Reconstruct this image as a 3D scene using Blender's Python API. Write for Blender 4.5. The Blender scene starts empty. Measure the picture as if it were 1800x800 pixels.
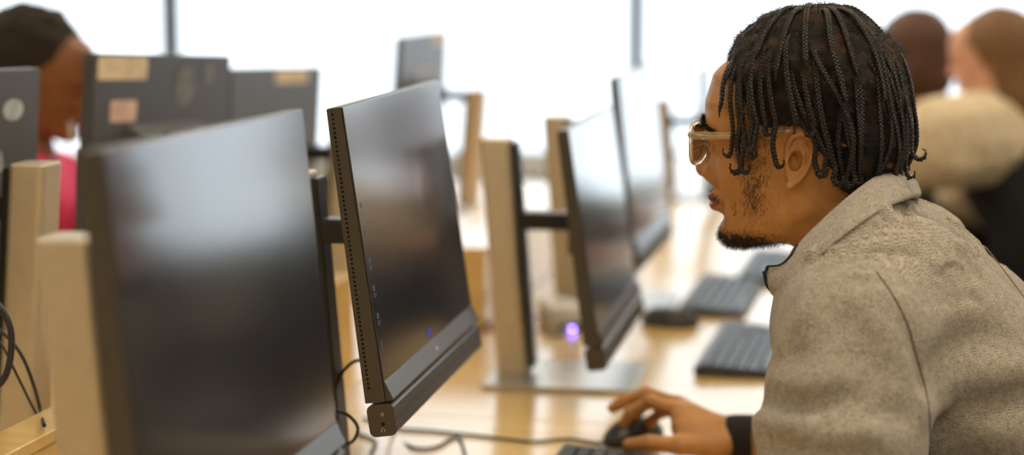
import bpy, bmesh, math, random
import numpy as np
from mathutils import Vector, Matrix, Euler

SC = bpy.context.scene
COL = SC.collection
PI = math.pi
rng = random.Random(7)

# ---------------------------------------------------------------- camera
FPX = 3500.0                      # focal length in px of the 1800 px wide frame
CAMZ = 1.43
PITCH = math.atan(470 / FPX)
cam_d = bpy.data.cameras.new('camera')
cam_d.sensor_width = 36.0
cam_d.lens = FPX / 1800 * 36.0
cam_d.clip_start = 0.05
cam_d.dof.use_dof = True
cam_d.dof.focus_distance = 2.19
cam_d.dof.aperture_fstop = 2.2
cam = bpy.data.objects.new('camera', cam_d)
cam.location = (0, 0, CAMZ)
cam.rotation_euler = (PI / 2 - PITCH, 0, 0)
COL.objects.link(cam)
SC.camera = cam

cF = np.array([0, math.cos(PITCH), -math.sin(PITCH)])
cU = np.array([0, math.sin(PITCH), math.cos(PITCH)])
cR = np.array([1.0, 0, 0])
cO = np.array([0, 0, CAMZ])
def P(px, py, D):
    """a place of the room, D metres in front of the viewpoint"""
    return cO + D * (cF + (px - 900) / FPX * cR - (py - 400) / FPX * cU)
def PZ(px, py, z):
    d = cF + (px - 900) / FPX * cR - (py - 400) / FPX * cU
    return cO + d * ((z - CAMZ) / d[2])

vs_ = SC.view_settings
vs_.view_transform = 'Standard'; vs_.look = 'None'; vs_.gamma = 1.0; vs_.use_curve_mapping = False; vs_.exposure = 0.45
# ---------------------------------------------------------------- materials
def srgb(r, g, b):
    f = lambda c: (c / 255 / 12.92) if c / 255 <= 0.04045 else ((c / 255 + 0.055) / 1.055) ** 2.4
    return (f(r), f(g), f(b), 1)
class NT:
    def __init__(s, name):
        s.m = bpy.data.materials.new(name); s.m.use_nodes = True
        s.t = s.m.node_tree; s.b = s.t.nodes['Principled BSDF']; s.out = s.t.nodes['Material Output']
    def n(s, ty, **kw):
        nd = s.t.nodes.new(ty)
        for k, v in kw.items():
            if k.startswith('i_'):
                key = k[2:].replace('_', ' ')
                nd.inputs[int(key) if key.isdigit() else key].default_value = v
            else: setattr(nd, k, v)
        return nd
    def l(s, a, b): s.t.links.new(a, b)
    def math(s, op, a, b=None, c=None):
        nd = s.n('ShaderNodeMath', operation=op)
        for i, v in enumerate((a, b, c)):
            if v is None: continue
            if isinstance(v, (int, float)): nd.inputs[i].default_value = v
            else: s.l(v, nd.inputs[i])
        return nd.outputs[0]
    def ramp(s, fac, stops):
        r = s.n('ShaderNodeValToRGB')
        e = r.color_ramp.elements
        while len(e) < len(stops): e.new(0.5)
        for el, (p, c) in zip(e, stops): el.position = p; el.color = c
        s.l(fac, r.inputs[0]); return r.outputs[0]
    def bump(s, h, dist, strength=1.0):
        b = s.n('ShaderNodeBump'); b.inputs['Distance'].default_value = dist; b.inputs['Strength'].default_value = strength
        s.l(h, b.inputs['Height']); s.l(b.outputs[0], s.b.inputs['Normal'])
    def coord(s, which='Object', scale=None):
        c = s.n('ShaderNodeTexCoord').outputs[which]
        if scale is None: return c
        m = s.n('ShaderNodeMapping'); m.inputs['Scale'].default_value = scale; s.l(c, m.inputs[0]); return m.outputs[0]

def plain(name, col, rough=0.5, metal=0.0, spec=0.5, noise=0.06, nscale=60, bump=0.0, coat=0.0, bscale=None):
    s = NT(name); b = s.b
    b.inputs['Roughness'].default_value = rough; b.inputs['Metallic'].default_value = metal
    b.inputs['Specular IOR Level'].default_value = spec; b.inputs['Coat Weight'].default_value = coat
    nz = s.n('ShaderNodeTexNoise', i_Scale=nscale, i_Detail=4.0); s.l(s.coord(), nz.inputs['Vector'])
    c0 = tuple(max(0, v * (1 - noise * 2)) for v in col[:3]) + (1,); c1 = tuple(min(1, v * (1 + noise * 2)) for v in col[:3]) + (1,)
    s.l(s.ramp(nz.outputs[0], [(0.3, c0), (0.7, c1)]), b.inputs['Base Color'])
    if bump:
        n2 = s.n('ShaderNodeTexNoise', i_Scale=bscale or nscale * 4, i_Detail=3.0); s.l(s.coord(), n2.inputs['Vector'])
        s.bump(n2.outputs[0], bump)
    return s.m
def emit(name, col, strength):
    s = NT(name); s.b.inputs['Base Color'].default_value = (0, 0, 0, 1)
    s.b.inputs['Emission Color'].default_value = col; s.b.inputs['Emission Strength'].default_value = strength
    return s.m

def wood_mat():
    s = NT('pale_maple_laminate'); c = s.coord('Object', (14, 1.1, 14))
    n = s.n('ShaderNodeTexNoise', i_Scale=3.0, i_Detail=7.0, i_Roughness=0.6, i_Distortion=0.6); s.l(c, n.inputs['Vector'])
    s.l(s.ramp(n.outputs[0], [(0.3, (0.72, 0.49, 0.18, 1)), (0.7, (0.85, 0.62, 0.27, 1))]), s.b.inputs['Base Color'])
    s.b.inputs['Roughness'].default_value = 0.27; s.b.inputs['Specular IOR Level'].default_value = 0.5
    s.b.inputs['Coat Weight'].default_value = 0.7; s.b.inputs['Coat Roughness'].default_value = 0.13
    return s.m

M = {}
M['wood'] = wood_mat()
M['wood_edge'] = plain('desk_edge_band', (0.50, 0.30, 0.11, 1), 0.45, nscale=20)
M['silver'] = plain('champagne_silver_stand', (0.62, 0.54, 0.40, 1), 0.42, metal=0.55, noise=0.02)
M['silver_plate'] = plain('silver_base_plate', (0.50, 0.50, 0.49, 1), 0.3, metal=0.7, noise=0.02)
M['case'] = plain('dark_brown_grey_plastic', (0.060, 0.050, 0.036, 1), 0.42, noise=0.03, bump=0.00015, nscale=300)
M['case_back'] = plain('charcoal_back_shell', (0.060, 0.060, 0.062, 1), 0.38, noise=0.03, nscale=200)
M['black'] = plain('black_plastic', (0.012, 0.012, 0.013, 1), 0.4, noise=0.05)
M['hole'] = plain('dark_opening', (0.002, 0.002, 0.002, 1), 0.9, noise=0)
M['chin'] = plain('satin_dark_chin', (0.07, 0.065, 0.062, 1), 0.28, metal=0.3, noise=0.02)
M['mark'] = plain('pale_printed_mark', (0.55, 0.5, 0.42, 1), 0.5)
M['cable'] = plain('black_cable', (0.018, 0.018, 0.018, 1), 0.45)
M['key'] = plain('charcoal_key', (0.03, 0.033, 0.04, 1), 0.34)
M['kb'] = plain('black_keyboard_shell', (0.02, 0.02, 0.022, 1), 0.4)
M['wall'] = plain('cream_wall_paint', (0.80, 0.74, 0.62, 1), 0.8, noise=0.02, nscale=8)
M['ceil'] = plain('white_ceiling_tile', (0.85, 0.84, 0.80, 1), 0.9, noise=0.02, nscale=30)
M['carpet'] = plain('grey_brown_carpet', (0.16, 0.14, 0.12, 1), 0.95, noise=0.2, nscale=180, bump=0.002)
M['mull'] = plain('grey_window_metal', (0.30, 0.33, 0.33, 1), 0.5, noise=0.02)
M['steel'] = plain('dark_grey_steel', (0.10, 0.10, 0.10, 1), 0.4, metal=0.6)

def screen_mat():
    s = NT('matte_dark_screen')
    n = s.n('ShaderNodeTexNoise', i_Scale=9.0, i_Detail=5.0); s.l(s.coord('Object', (1, 1, 0.35)), n.inputs['Vector'])
    s.b.inputs['Base Color'].default_value = (0.010, 0.010, 0.012, 1)
    r = s.n('ShaderNodeMapRange'); r.inputs['To Min'].default_value = 0.11; r.inputs['To Max'].default_value = 0.15
    s.l(n.outputs[0], r.inputs[0]); s.l(r.outputs[0], s.b.inputs['Roughness'])
    s.b.inputs['Specular IOR Level'].default_value = 1.0
    s.b.inputs['Coat Weight'].default_value = 0.4; s.b.inputs['Coat Roughness'].default_value = 0.13
    s.b.inputs['Emission Color'].default_value = (0.3, 0.3, 0.4, 1); s.b.inputs['Emission Strength'].default_value = 0.012
    return s.m
M['screen'] = screen_mat()
def mesh_mat():
    s = NT('perforated_speaker_mesh')
    v = s.n('ShaderNodeTexVoronoi', i_Scale=520.0, i_Randomness=0.0); s.l(s.coord(), v.inputs['Vector'])
    s.l(s.ramp(v.outputs['Distance'], [(0.25, (0.006, 0.006, 0.006, 1)), (0.5, (0.055, 0.05, 0.045, 1))]), s.b.inputs['Base Color'])
    s.b.inputs['Roughness'].default_value = 0.5
    return s.m
M['grille'] = mesh_mat()
def glass_mat():
    s = NT('window_glass')
    tr = s.n('ShaderNodeBsdfTransparent'); gl = s.n('ShaderNodeBsdfGlossy', i_Roughness=0.02)
    fr = s.n('ShaderNodeFresnel', i_IOR=1.3); mx = s.n('ShaderNodeMixShader')
    s.l(fr.outputs[0], mx.inputs[0]); s.l(tr.outputs[0], mx.inputs[1]); s.l(gl.outputs[0], mx.inputs[2]); s.l(mx.outputs[0], s.out.inputs[0])
    return s.m
M['glass'] = glass_mat()

# ---------------------------------------------------------------- mesh helpers
def props(o, label=None, cat=None, group=None, kind=None):
    if label: o['label'] = label
    if cat: o['category'] = cat
    if group: o['group'] = group
    if kind: o['kind'] = kind
    return o
def obj(name, bm, mats, parent=None, smooth=False, bevel=0, seg=2):
    me = bpy.data.meshes.new(name)
    if isinstance(bm, tuple):
        me.from_pydata([tuple(v) for v in bm[0]], [], [tuple(f) for f in bm[1]]); me.update()
    else:
        bm.to_mesh(me); bm.free()
    for m in (mats if isinstance(mats, (list, tuple)) else [mats]): me.materials.append(m)
    if smooth: me.polygons.foreach_set('use_smooth', [True] * len(me.polygons))
    o = bpy.data.objects.new(name, me); COL.objects.link(o)
    if parent is not None: o.parent = parent
    if bevel:
        b = o.modifiers.new('bevel', 'BEVEL'); b.width = bevel; b.segments = seg; b.limit_method = 'ANGLE'; b.angle_limit = 0.6
    return o
def empty(name, loc=(0, 0, 0), rz=0):
    o = bpy.data.objects.new(name, None); o.location = loc; o.rotation_euler = (0, 0, rz); COL.objects.link(o); return o
def box(bm, x0, x1, y0, y1, z0, z1, mi=0, M4=None):
    vs = [bm.verts.new((x, y, z)) for x in (x0, x1) for y in (y0, y1) for z in (z0, z1)]
    if M4 is not None:
        for v in vs: v.co = M4 @ v.co
    for f in ((0, 1, 3, 2), (4, 6, 7, 5), (0, 4, 5, 1), (2, 3, 7, 6), (0, 2, 6, 4), (1, 5, 7, 3)):
        fa = bm.faces.new([vs[i] for i in f]); fa.material_index = mi
    return vs
def prism(bm, pts, lo, hi, axis='x', mi=0):
    """polygon pts swept along axis between lo and hi"""
    def mk(a, b, t):
        return {'x': (t, a, b), 'y': (a, t, b), 'z': (a, b, t)}[axis]
    A = [bm.verts.new(mk(a, b, lo)) for a, b in pts]; B = [bm.verts.new(mk(a, b, hi)) for a, b in pts]
    fs = [bm.faces.new(A[::-1]), bm.faces.new(B)]
    n = len(pts)
    for i in range(n): fs.append(bm.faces.new((A[i], A[(i + 1) % n], B[(i + 1) % n], B[i])))
    for f in fs: f.material_index = mi
    bmesh.ops.recalc_face_normals(bm, faces=bm.faces)
def rrect(x0, x1, y0, y1, r, n=5):
    out = []
    for cx, cy, a0 in ((x1 - r, y1 - r, 0), (x0 + r, y1 - r, 90), (x0 + r, y0 + r, 180), (x1 - r, y0 + r, 270)):
        for i in range(n + 1):
            a = math.radians(a0 + 90 * i / n); out.append((cx + r * math.cos(a), cy + r * math.sin(a)))
    return out
def catmull(pts, per=8):
    pts = [np.array(p, float) for p in pts]
    if len(pts) < 3: return pts
    q = [2 * pts[0] - pts[1]] + pts + [2 * pts[-1] - pts[-2]]
    out = []
    for i in range(1, len(q) - 2):
        for k in range(per):
            t = k / per
            out.append(0.5 * (2 * q[i] + (q[i + 1] - q[i - 1]) * t + (2 * q[i - 1] - 5 * q[i] + 4 * q[i + 1] - q[i + 2]) * t * t + (3 * q[i] - q[i - 1] - 3 * q[i + 1] + q[i + 2]) * t ** 3))
    out.append(pts[-1]); return out
def frames(path):
    path = np.array(path); T = np.gradient(path, axis=0); T /= np.linalg.norm(T, axis=1)[:, None] + 1e-12
    n = np.cross(T[0], (0.1, 0.3, 0.95)); n /= np.linalg.norm(n); N = []
    for t in T:
        n = n - t * np.dot(n, t); n /= np.linalg.norm(n) + 1e-12; N.append(n)
    N = np.array(N); return path, T, N, np.cross(T, N)
def tube(path, r, sides=8, V=None, F=None):
    V = [] if V is None else V; F = [] if F is None else F
    path, T, N, B = frames(path)
    R = np.full(len(path), r) if np.isscalar(r) else np.array(r)
    o = len(V)
    for i in range(len(path)):
        for k in range(sides):
            a = 2 * PI * k / sides
            V.append(path[i] + R[i] * (math.cos(a) * N[i] + math.sin(a) * B[i]))
    for i in range(len(path) - 1):
        for k in range(sides):
            a = o + i * sides + k; b = o + i * sides + (k + 1) % sides
            F.append((a, b, b + sides, a + sides))
    F.append(tuple(o + k for k in range(sides))[::-1]); e = o + (len(path) - 1) * sides
    F.append(tuple(e + k for k in range(sides)))
    return V, F
def copy_tree(o, parent=None):
    c = o.copy(); COL.objects.link(c); c.parent = parent
    for ch in list(o.children): copy_tree(ch, c)
    return c

# ---------------------------------------------------------------- room
DESK = 0.74
X0, X1, Y0, Y1, H = -5.2, 6.2, -2.6, 10.0, 3.0
def struct(name, bm, m, **k):
    return props(obj(name, bm, m, **k), kind='structure')
bm = bmesh.new(); box(bm, X0 - .1, X1 + .1, Y0 - .1, Y1 + .1, -0.1, 0); struct('floor', bm, M['carpet'])
bm = bmesh.new(); box(bm, X0 - .1, X1 + .1, Y0 - .1, Y1 + .1, H, H + .1); struct('ceiling', bm, M['ceil'])
bm = bmesh.new(); box(bm, X0 - .1, X0, Y0, Y1, 0, H); struct('wall_left', bm, M['wall'])
bm = bmesh.new(); box(bm, X1, X1 + .1, Y0, Y1, 0, H); struct('wall_right', bm, M['wall'])
bm = bmesh.new(); box(bm, X0 - .1, X1 + .1, Y0 - .1, Y0, 0, H); struct('wall_rear', bm, M['wall'])
SILL, HEAD = 0.42, 2.85
bm = bmesh.new(); box(bm, X0 - .1, X1 + .1, Y1, Y1 + .15, 0, SILL); box(bm, X0 - .1, X1 + .1, Y1, Y1 + .15, HEAD, H); struct('wall_back', bm, M['wall'])
mx = [-6.4, -4.04, -1.71, 0.622, 2.95, 5.28, 7.6]
wi = 0
for a, b in zip(mx[:-1], mx[1:]):
    a_, b_ = max(a, X0), min(b, X1)
    wi += 1
    bm = bmesh.new()
    for x in (a_, b_): box(bm, x - .036, x + .036, Y1 - .05, Y1 + .09, SILL, HEAD)
    box(bm, a_ + .036, b_ - .036, Y1 + .02, Y1 + .08, SILL, SILL + .05); box(bm, a_ + .036, b_ - .036, Y1 + .02, Y1 + .08, HEAD - .05, HEAD)
    w = struct('window_%d' % wi, bm, M['mull'])
    bm = bmesh.new(); box(bm, a_ + .036, b_ - .036, Y1 + .045, Y1 + .055, SILL + .05, HEAD - .05); obj('pane', bm, M['glass'], w)
bm = bmesh.new(); box(bm, X0, X1, Y1 - .22, Y1 + .02, SILL - .03, SILL); struct('trim_1', bm, M['ceil'], bevel=.004)

# world: bright overcast daylight outside
W = bpy.data.worlds.new('overcast_sky'); SC.world = W; W.use_nodes = True
bg = W.node_tree.nodes['Background']; bg.inputs[0].default_value = (0.83, 0.93, 1.0, 1); bg.inputs[1].default_value = 1.8
pl = bpy.data.lights.new('window_portal', 'AREA'); pl.shape = 'RECTANGLE'; pl.size = X1 - X0; pl.size_y = HEAD - SILL; pl.cycles.is_portal = True
po = bpy.data.objects.new('window_portal', pl); po.location = ((X0 + X1) / 2, Y1 + .2, (SILL + HEAD) / 2); po.rotation_euler = (-PI / 2, 0, 0); COL.objects.link(po)

# ceiling light fittings (warm panels)
M['lamp'] = emit('warm_light_diffuser', (1.0, 0.84, 0.62, 1), 11.0)
first = None
for i, (x, y) in enumerate([(-2.6, -.6), (0.2, -.6), (3.0, -.6), (-2.6, 2.2), (0.9, 2.0), (3.4, 2.2), (-2.6, 5.2), (.2, 5.2), (3.0, 5.2), (-2.6, 8.0), (.2, 8.0), (3.0, 8.0)]):
    if first is None:
        t = first = empty('ceiling_light', (x, y, H))
        bm = bmesh.new()
        for a in ((-.62, -.58, -.32, .32), (.58, .62, -.32, .32), (-.58, .58, -.32, -.28), (-.58, .58, .28, .32)): box(bm, *a, -.05, -.001)
        obj('frame', bm, M['ceil'], t)
        bm = bmesh.new(); box(bm, -.579, .579, -.279, .279, -.035, -.02); obj('diffuser', bm, M['lamp'], t)
    else:
        t = copy_tree(first); t.location = (x, y, H)
    props(t, 'rectangular warm ceiling light panel set in the white ceiling', 'ceiling light', 'ceiling light panels')
# ---------------------------------------------------------------- desk rows
YAW = math.radians(12.4)
u2 = np.array([math.sin(YAW), math.cos(YAW)]); n2 = np.array([math.cos(YAW), -math.sin(YAW)])
RO = np.array([-0.76, 0.0])
RPHI = PI / 2 - YAW                      # local +X runs along the row, local -Y faces the aisle on the right
def rowpt(s, off): return RO + s * u2 + off * n2
# in a desk's own frame: x along the row, y = -offset
def desk(s0, s1, o0, o1, label, grp):
    a = rowpt(s0, 0); t = empty('desk', (a[0], a[1], 0), RPHI)
    L = s1 - s0
    bm = bmesh.new(); box(bm, 0.001, L - .001, -o1, -o0, DESK - .028, DESK); obj('desk_top', bm, [M['wood']], t, bevel=.002)
    for x in (.08, L - .11):
        bm = bmesh.new(); box(bm, x, x + .03, -o1 + .06, -o0 - .04, 0, DESK - .029); obj('leg', bm, M['wood_edge'], t, bevel=.002)
    bm = bmesh.new(); box(bm, .111, L - .111, -o0 - .1, -o0 - .08, .3, DESK - .029); obj('modesty_panel', bm, M['wood_edge'], t)
    return props(t, label, 'desk', grp)
desk(.25, 1.55, -.19, .60, 'pale maple desk carrying the big dark screen nearest the camera, bottom left', None)
desk(1.55, 3.05, -.19, .60, 'pale maple desk under the man leaning over his mouse', None)
desk(3.05, 4.55, -.19, .60, 'pale maple desk beyond the man holding the low third screen and a keyboard', None)
desk(4.55, 7.3, -.19, .42, 'far pale maple desk at the window end of the right row', None)
desk(.25, 1.75, -.98, -.192, 'pale maple desk at bottom left behind the nearest silver post', None)
desk(1.75, 3.25, -.98, -.192, 'pale maple desk in front of the person in pink', None)
desk(3.25, 4.75, -.98, -.192, 'pale maple desk of the left row under the screen with one cream sticker', None)
desk(4.75, 6.25, -.98, -.192, 'far pale maple desk of the left row under the small distant screen', None)

def cable_box(s0, s1, o0, o1, h, label, front=True):
    a = rowpt(s0, 0); t = empty('cable_box', (a[0], a[1], DESK), RPHI)
    L = s1 - s0
    bm = bmesh.new()
    box(bm, 0, L, -o1, -o1 + .015, 0.0005, h - .015); box(bm, 0, L, -o0 - .015, -o0, 0.0005, h - .015)
    box(bm, 0, .015, -o1 + .015, -o0 - .015, 0.0005, h - .015); box(bm, L - .015, L, -o1 + .015, -o0 - .015, 0.0005, h - .015)
    obj('side_boards', bm, M['wood'], t, bevel=.001)
    bm = bmesh.new(); box(bm, -.004, L + .004, -o1 - .004, -o0 + .004, h - .0145, h); obj('lid', bm, M['wood'], t, bevel=.0015)
    return props(t, label, 'cable box')
cable_box(1.0, 3.45, -.315, -.265, .15, 'long low maple cable box running between the two screen rows')
cable_box(3.80, 4.9, -.27, -.11, .15, 'wider maple cable box behind the third silver post')

# ---------------------------------------------------------------- computer monitors
PW, PH = .255, .333                       # half width, height of the display shell
def monitor(corner, label, phi=RPHI, tilt=8, facing=True, near=-1, post=True, group=None, detail=True, lean=4.5, roll=0, ph_=None, poff=.145, posth=.40):
    tl = math.radians(tilt)
    Rz = Matrix.Rotation(phi, 4, 'Z')
    piv = Matrix.Translation((0, 0, .16))
    T = piv @ Matrix.Rotation(math.radians(roll), 4, 'Y') @ Matrix.Rotation(-tl, 4, 'X') @ piv.inverted()
    cl = T @ Vector((near * PW, 0 if facing else .0175, PH))
    # shell frame sits at (0,-poff,h) in the stand's frame
    h = corner[2] - DESK - cl.z
    w = Rz @ Vector((cl.x, cl.y - poff, 0))
    t = empty('computer_monitor', (corner[0] - w.x, corner[1] - w.y, DESK), phi)
    A = Matrix.Translation((0, -poff, h)) @ T
    def put(name, bm, mats, par=t, **k):
        bmesh.ops.transform(bm, matrix=A, verts=bm.verts); bmesh.ops.recalc_face_normals(bm, faces=bm.faces)
        return obj(name, bm, mats, par, **k)
    # shell: wedge side profile, lattice of vent slots along the left edge
    yb, yt = .024, .0175
    bm = bmesh.new()
    prism(bm, [(0.0006, 0.0), (0.0006, PH), (yt, PH), (yb, 0.0)], -PW + (.0008 if detail else 0), PW, 'x')
    # back bulge
    v = [(-.15, yb - .002, .03), (.15, yb - .002, .03), (.15, yt, .225), (-.15, yt, .225), (-.11, .046, .06), (.11, .046, .06), (.11, .042, .20), (-.11, .042, .20)]
    vs = [bm.verts.new(p) for p in v]
    for f in ((0, 1, 2, 3), (4, 7, 6, 5), (0, 4, 5, 1), (1, 5, 6, 2), (2, 6, 7, 3), (3, 7, 4, 0)): bm.faces.new([vs[i] for i in f])
    put('display_shell', bm, [M['case'] if facing else M['case_back']], bevel=.0012)
    if detail:
        # side rail with vent slots: real openings between little bars
        bm = bmesh.new(); x0, x1 = -PW - .0012, -PW + .0006
        n = 62; z0, z1 = .014, PH - .006
        def ybk(z): return yb + (yt - yb) * z / PH - .0004
        # front strip and rear strip of the rail
        for ya, yc in ((lambda z: .0008, lambda z: ybk(z) - .0075), (lambda z: ybk(z) - .0048, ybk)):
            vv = [bm.verts.new((x, f(z), z)) for x in (x0, x1) for (f, z) in ((ya, 0.001), (yc, 0.001), (yc, PH - .001), (ya, PH - .001))]
            for f in ((0, 1, 2, 3), (7, 6, 5, 4), (0, 4, 5, 1), (1, 5, 6, 2), (2, 6, 7, 3), (3, 7, 4, 0)): bm.faces.new([vv[i] for i in f])
        for i in range(n + 1):
            za = z0 + (z1 - z0) * i / n; zb = za + (z1 - z0) / n * .5
            box(bm, x0, x1, ybk(za) - .0076, ybk(za) - .0047, za, zb)
        box(bm, x0, x1, ybk(.003) - .0076, ybk(.003) - .0047, .001, z0)
        put('side_vent_rail', bm, M['case'])
        bm = bmesh.new()
        prism(bm, [(ybk(0) - .0074, .005), (ybk(PH) - .0074, PH - .005), (ybk(PH) - .0049, PH - .005), (ybk(0) - .0049, .005)], -PW - .0001, -PW + .0006, 'x')
        put('vent_recess', bm, M['hole'])
    # screen
    bm = bmesh.new(); box(bm, -PW + .001, PW - .001, -.0012, .0004, .0235, PH - .001)
    sc = put('screen', bm, M['screen'], bevel=.0005)
    # chin under the screen: a slanting satin strip
    bm = bmesh.new(); prism(bm, [(-.0015, .0232), (.0004, .0232), (.0004, .0006), (-.0085, .0006), (-.0085, .003)], -PW + .0005, PW - .0005, 'x')
    chn = put('chin', bm, M['chin'], bevel=.0008)
    # speaker bar
    bm = bmesh.new(); prism(bm, rrect(-.0075, .0235, -.0385, -.0025, .0065), -PW + .003, PW - .003, 'x'); bx = -PW
    for f in bm.faces:
        c = f.calc_center_median()
        if abs(f.normal.y) > .9 and c.y < 0: f.material_index = 1
    sb = put('speaker_bar', bm, [M['chin'], M['grille']], bevel=0)
    for sx in (-1, 1):
        bm = bmesh.new(); prism(bm, rrect(-.0079, .0239, -.0389, -.0021, .0072), *sorted((sx * (PW - .003), sx * (PW + .0005))), 'x')
        ec = put('end_cap', bm, M['case'], sb, bevel=.0008)
        if sx < 0 and detail:
            bm = bmesh.new(); bmesh.ops.create_cone(bm, cap_ends=True, segments=20, radius1=.0023, radius2=.0023, depth=.001, matrix=Matrix.Translation((-PW - .0006, .0068, -.0245)) @ Matrix.Rotation(PI / 2, 4, 'Y'))
            put('headphone_jack', bm, M['hole'], sb)
            bm = bmesh.new()      # small printed marks: port box above the jack, headphones below
            V, F = [], []
            def pt(y, z): return (-PW - .0009, y, z)
            def line(ps, r=.00022):
                tube(np.array([pt(*p) for p in ps]), r, 4, V, F)
            line([(.0062 + .0015 * math.cos(a), -.0135 + .002 * math.sin(a) * 1.0) for a in np.linspace(0, 2 * PI, 14)]); line([(.0062, -.0125), (.0062, -.0145)])
            cy, cz = .0078, -.0312
            line([(cy + .0019 * math.cos(a), cz + .0019 * math.sin(a)) for a in np.linspace(-.5, PI + .5, 14)])
            line([(cy - .0019, cz - .0004), (cy - .0019, cz - .002)], .0005); line([(cy + .0019, cz - .0004), (cy + .0019, cz - .002)], .0005)
            me = bpy.data.meshes.new('t'); me.from_pydata([tuple(v) for v in V], [], F); bm.from_mesh(me)
            put('printed_mark', bm, M['mark'], sb)
    if detail:
        # maker's round mark in the middle of the chin
        bm = bmesh.new(); Q = Matrix.Translation((0.0, -.0049, .0125)) @ Matrix.Rotation(math.radians(70), 4, 'X')
        bmesh.ops.create_cone(bm, cap_ends=True, segments=24, radius1=.0042, radius2=.0042, depth=.0006, matrix=Q)
        put('round_badge', bm, M['silver_plate'], chn)
        # what the dim screen still shows: a faint icon column at its left edge and a small blue emblem at the foot
        bm = bmesh.new()
        r = random.Random(3)
        for i in range(6):
            z = PH - .115 - i * .0315
            w = r.uniform(.008, .018)
            box(bm, -PW + .012, -PW + .012 + w * .6, -.00135, -.0011, z, z + .0065)
            for q in range(2): box(bm, -PW + .010, -PW + .010 + w, -.00135, -.0011, z - .004 - .0028 * q, z - .0028 - .0028 * q)
        put('desktop_icon_column', bm, M['icon'], sc)
        bm = bmesh.new()
        bmesh.ops.create_cone(bm, cap_ends=True, segments=24, radius1=.008, radius2=.008, depth=.0004, matrix=Matrix.Translation((-.01, -.0012, .034)) @ Matrix.Diagonal((1.7, 1, .62, 1)) @ Matrix.Rotation(PI / 2, 4, 'X'))
        put('blue_screen_emblem', bm, M['emblem'], sc)
    # stand
    if post:
        lean_ = math.tan(math.radians(lean))
        bm = bmesh.new(); sec = rrect(-.030, .030, -.020, .032, .009)
        rings = []
        for z, sh in ((.008, 1.0), (posth * .5, .97), (posth - .003, .95), (posth, .92)):
            rings.append([bm.verts.new((x * sh, y * sh + z * lean_, z)) for x, y in sec])
        for a, b in zip(rings[:-1], rings[1:]):
            for i in range(len(sec)):
                bm.faces.new((a[i], a[(i + 1) % len(sec)], b[(i + 1) % len(sec)], b[i]))
        bm.faces.new(rings[0][::-1]); bm.faces.new(rings[-1])
        bmesh.ops.recalc_face_normals(bm, faces=bm.faces)
        pst = obj('post', bm, M['silver'], t, bevel=.0015)
        bm = bmesh.new()      # dark channel on the front
        prism(bm, [(-.0285, .02), (-.0285 + lean_ * (posth - .02), posth - .006), (-.019 + lean_ * (posth - .02), posth - .006), (-.019, .02)], -.021, .021, 'x'); obj('front_channel', bm, M['black'], t, bevel=.002)
        bm = bmesh.new(); prism(bm, rrect(-.11, .11, -.205, .045, .012), .0004, .0085, 'z'); obj('base_plate', bm, M['silver_plate'], t, bevel=.0015)
        hz = h + .16; yy = hz * lean_
        bm = bmesh.new(); box(bm, -.02, .02, -poff + .05, -.022 + yy, hz - .016, hz + .014); box(bm, -.05, .05, -poff + .044, -poff + .056, hz - .05, hz + .05); obj('arm', bm, M['black'], t, bevel=.003)
    props(t, label, 'monitor', group)
    return t, A, put
M['icon'] = emit('faint_screen_icons', (0.55, 0.62, 0.9, 1), 0.035)
M['emblem'] = emit('faint_blue_screen_light', (0.10, 0.10, 0.9, 1), 0.16)

RA = math.radians
m1 = monitor(P(176, 264, 1.43), 'big dark screen nearest the camera, blank, out of focus at lower left', tilt=5.8, roll=.8, detail=False, phi=RPHI + RA(2), poff=.105, posth=.455)
m2 = monitor(P(600, 188, 2.19), 'sharp dark screen with a slotted edge that the man is looking at', tilt=8.2, phi=RPHI + RA(2.5), poff=.115, posth=.43)
m3 = monitor(P(998, 228, 3.0), 'low blurred screen with pale glare, third along the right row', tilt=8.5, detail=False, phi=RPHI + RA(2.2))
m4 = monitor(P(1086, 135, 3.72), 'tall blurred screen with bluish glare, behind the low third one', tilt=6, detail=False, phi=RPHI + RA(1), posth=.38)
m5 = monitor(P(1234, 118, 5.55), 'distant dark screen just left of the man\'s forehead', tilt=5, detail=False, posth=.29)
OPH = RPHI + PI
oA = monitor(P(168, 94, 3.0), 'charcoal screen back with a long cream sticker and a pink square one', phi=OPH - RA(3), tilt=4, facing=False, near=1, detail=False, roll=-3, posth=.36)
oB = monitor(P(408, 121, 3.82), 'charcoal screen back with a single cream sticker at its top edge', phi=OPH - RA(2), tilt=4, facing=False, near=1, detail=False, roll=-2.5, posth=.36)
o0 = monitor(P(-275, 134, 2.3), 'grey screen back cut off by the left edge, one pale round sticker', phi=OPH, tilt=4, facing=False, near=1, detail=False, roll=-2, poff=.105, posth=.435)
oD = monitor(P(705, 64, 5.25), 'small distant charcoal screen back standing high above the others', phi=OPH, tilt=4, facing=False, near=1, detail=False, posth=.34)

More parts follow.
